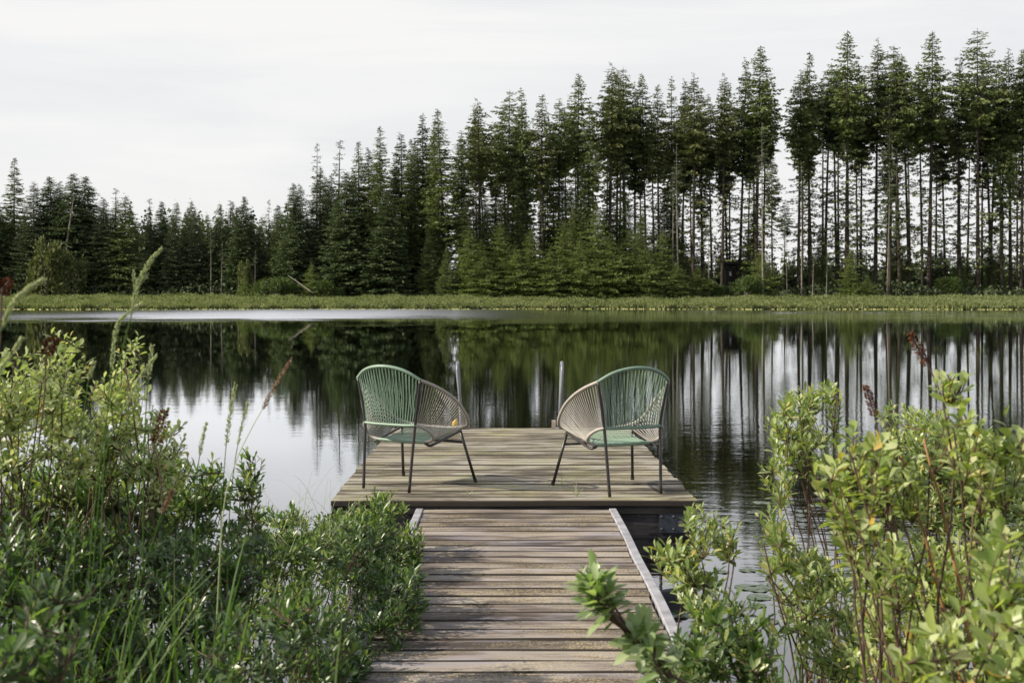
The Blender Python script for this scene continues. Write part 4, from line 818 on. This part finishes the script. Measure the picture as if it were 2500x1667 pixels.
for i, (px, d, w_, h_) in enumerate(((665, 188, 3.1, 2.6), (640, 190, 2.0, 2.0), (612, 190, 2.2, 1.7), (700, 191, 2.2, 2.0), (790, 189, 2.0, 2.4), (815, 190, 1.6, 1.6), (438, 189, .8, .7), (1725, 190, 2.0, 2.4), (1762, 191, 1.8, 1.6), (1822, 190, 2.6, 2.8), (1690, 188, 1.5, 1.4), (1600, 187, 2.0, 1.6), (1855, 191, 1.6, 1.6), (2320, 196, 3.0, 2.6), (115, 192, 3.6, 6.5), (172, 193, 3.2, 5.0), (600, 191, 1.6, 4.2))):
    if h_ > 4: o = ab if not ab_used else copy_tree(ab); ab_used = 1
    else: o = wb if i == 0 else copy_tree(wb)
    X = (px-HX)*d/F; o.location = (X, d, terrain_z(X, d)); o.scale = (w_, w_*.8, h_); o.rotation_euler = (0, 0, i*1.3); wl.append((X/d, o))
for i, (_, o) in enumerate(sorted(wl, key=lambda t: t[0])): tag(o, f'leafy light green bush at the forest foot, {ordinal(i+1)} such bush from the left', 'bush', 'light green bushes at the forest foot')
cab = empty('cabin', P(1815, 700, 203)*1, 0, 'dark cabin with one pale window, half hidden among the trunks', 'cabin'); cab.location.z = 1.4
m_ = MB(); m_.box(-2.7, 2.7, 0, 4, 0, 5.9); m_.build('wall', M['dark_wall'], cab)
m_ = MB(); m_.add([(-3.3, -.6, 5.9), (3.3, -.6, 5.9), (3.3, 4.6, 5.9), (-3.3, 4.6, 5.9), (-3.3, 2, 6.8), (3.3, 2, 6.8)], [(0, 1, 5, 4), (2, 3, 4, 5), (0, 4, 3), (1, 2, 5), (0, 3, 2, 1)]); m_.build('roof', M['dark_wall'], cab)
m_ = MB(); m_.box(-.95, .1, -.03, -.003, 3.95, 4.65); w1 = m_.build('window', M['pale_pane'], cab)
m_ = MB(); m_.box(-.45, -.40, -.045, -.0305, 3.95, 4.65); m_.build('window_bar', M['dark_wall'], w1)
m_ = MB(); m_.box(-2.4, -2.05, -.03, -.003, 3.95, 4.65); m_.build('window', M['pale_pane'], cab)

# undergrowth in the wood and the low forest far behind it: uncountable
def mass(name, n, xr, yr, hr_, size, matn, seed, z0=1.2, pk=1.0):
    rr = np.random.default_rng(seed); x = rr.uniform(*xr, n); y = rr.uniform(*yr, n); env = hr_[0]+(hr_[1]-hr_[0])*(.5+.5*np.sin(x*.31*pk+1)*np.sin(x*.13*pk+2+y*.05)); z = z0+rr.random(n)**.8*env
    pos = np.stack([x, y, z], 1); d = rr.normal(size=(n, 3)); d[:, 2] -= .2
    o = leaves_mesh(name, pos, d, rr.normal(size=(n, 3))+np.array([0, 0, .6]), rr.uniform(.5, 1.3, n)*size, leaf_template(.6), M[matn], None); return tag(o, kind='stuff')
mass('undergrowth', 26000, (-90, 110), (193, 216), (1.3, 3.2), .62, 'fir_dark', 4)
mass('green_undergrowth', 5000, (-8, 22), (189, 196), (.8, 2.6), .5, 'lush', 6)
def far_forest(name, x0, x1, y0, y1, n, h0, h1, matn, seed):
    rr = np.random.default_rng(seed); Vs = []; Fs = []; c = 0
    for i in range(n):
        x, y, h = rr.uniform(x0, x1), rr.uniform(y0, y1), rr.uniform(h0, h1); wd = h*.16
        m = 46
        t = rr.random(m)**1.1; a = rr.random(m)*6.28; r = wd*(1-t)**.8*(.5+.5*rr.random(m)); p = np.stack([x+np.cos(a)*r, y+np.sin(a)*r, 1.2+h*t], 1); s_ = h*.085*(1.15-t)
        q = rr.normal(size=(m, 3)); q[:, 2] = -np.abs(q[:, 2])*.6; q2 = np.stack([np.cos(a+1.57), np.sin(a+1.57), 0*a], 1)*s_[:, None]
        Vs.append(np.stack([p-q2, p+q2, p+q*s_[:, None], p+np.array([0, 0, 1])*s_[:, None]], 1).reshape(-1, 3)); Fs.append(np.stack([np.arange(m)*4+c, np.arange(m)*4+3+c, np.arange(m)*4+1+c, np.arange(m)*4+2+c], 1)); c += 4*m
    return tag(np_mesh(name, np.concatenate(Vs), np.concatenate(Fs), M[matn]), kind='stuff')
far_forest('distant_forest', -80, 420, 560, 700, 1300, 12, 25, 'fir_dark', 8)
far_forest('left_forest_depth', -125, -18, 212, 260, 520, 11, 18, 'fir_dark', 9)
for k, u in protos_used.items():
    if not u:
        for ch in list(PROTO[k].children): bpy.data.objects.remove(ch)
        bpy.data.objects.remove(PROTO[k])
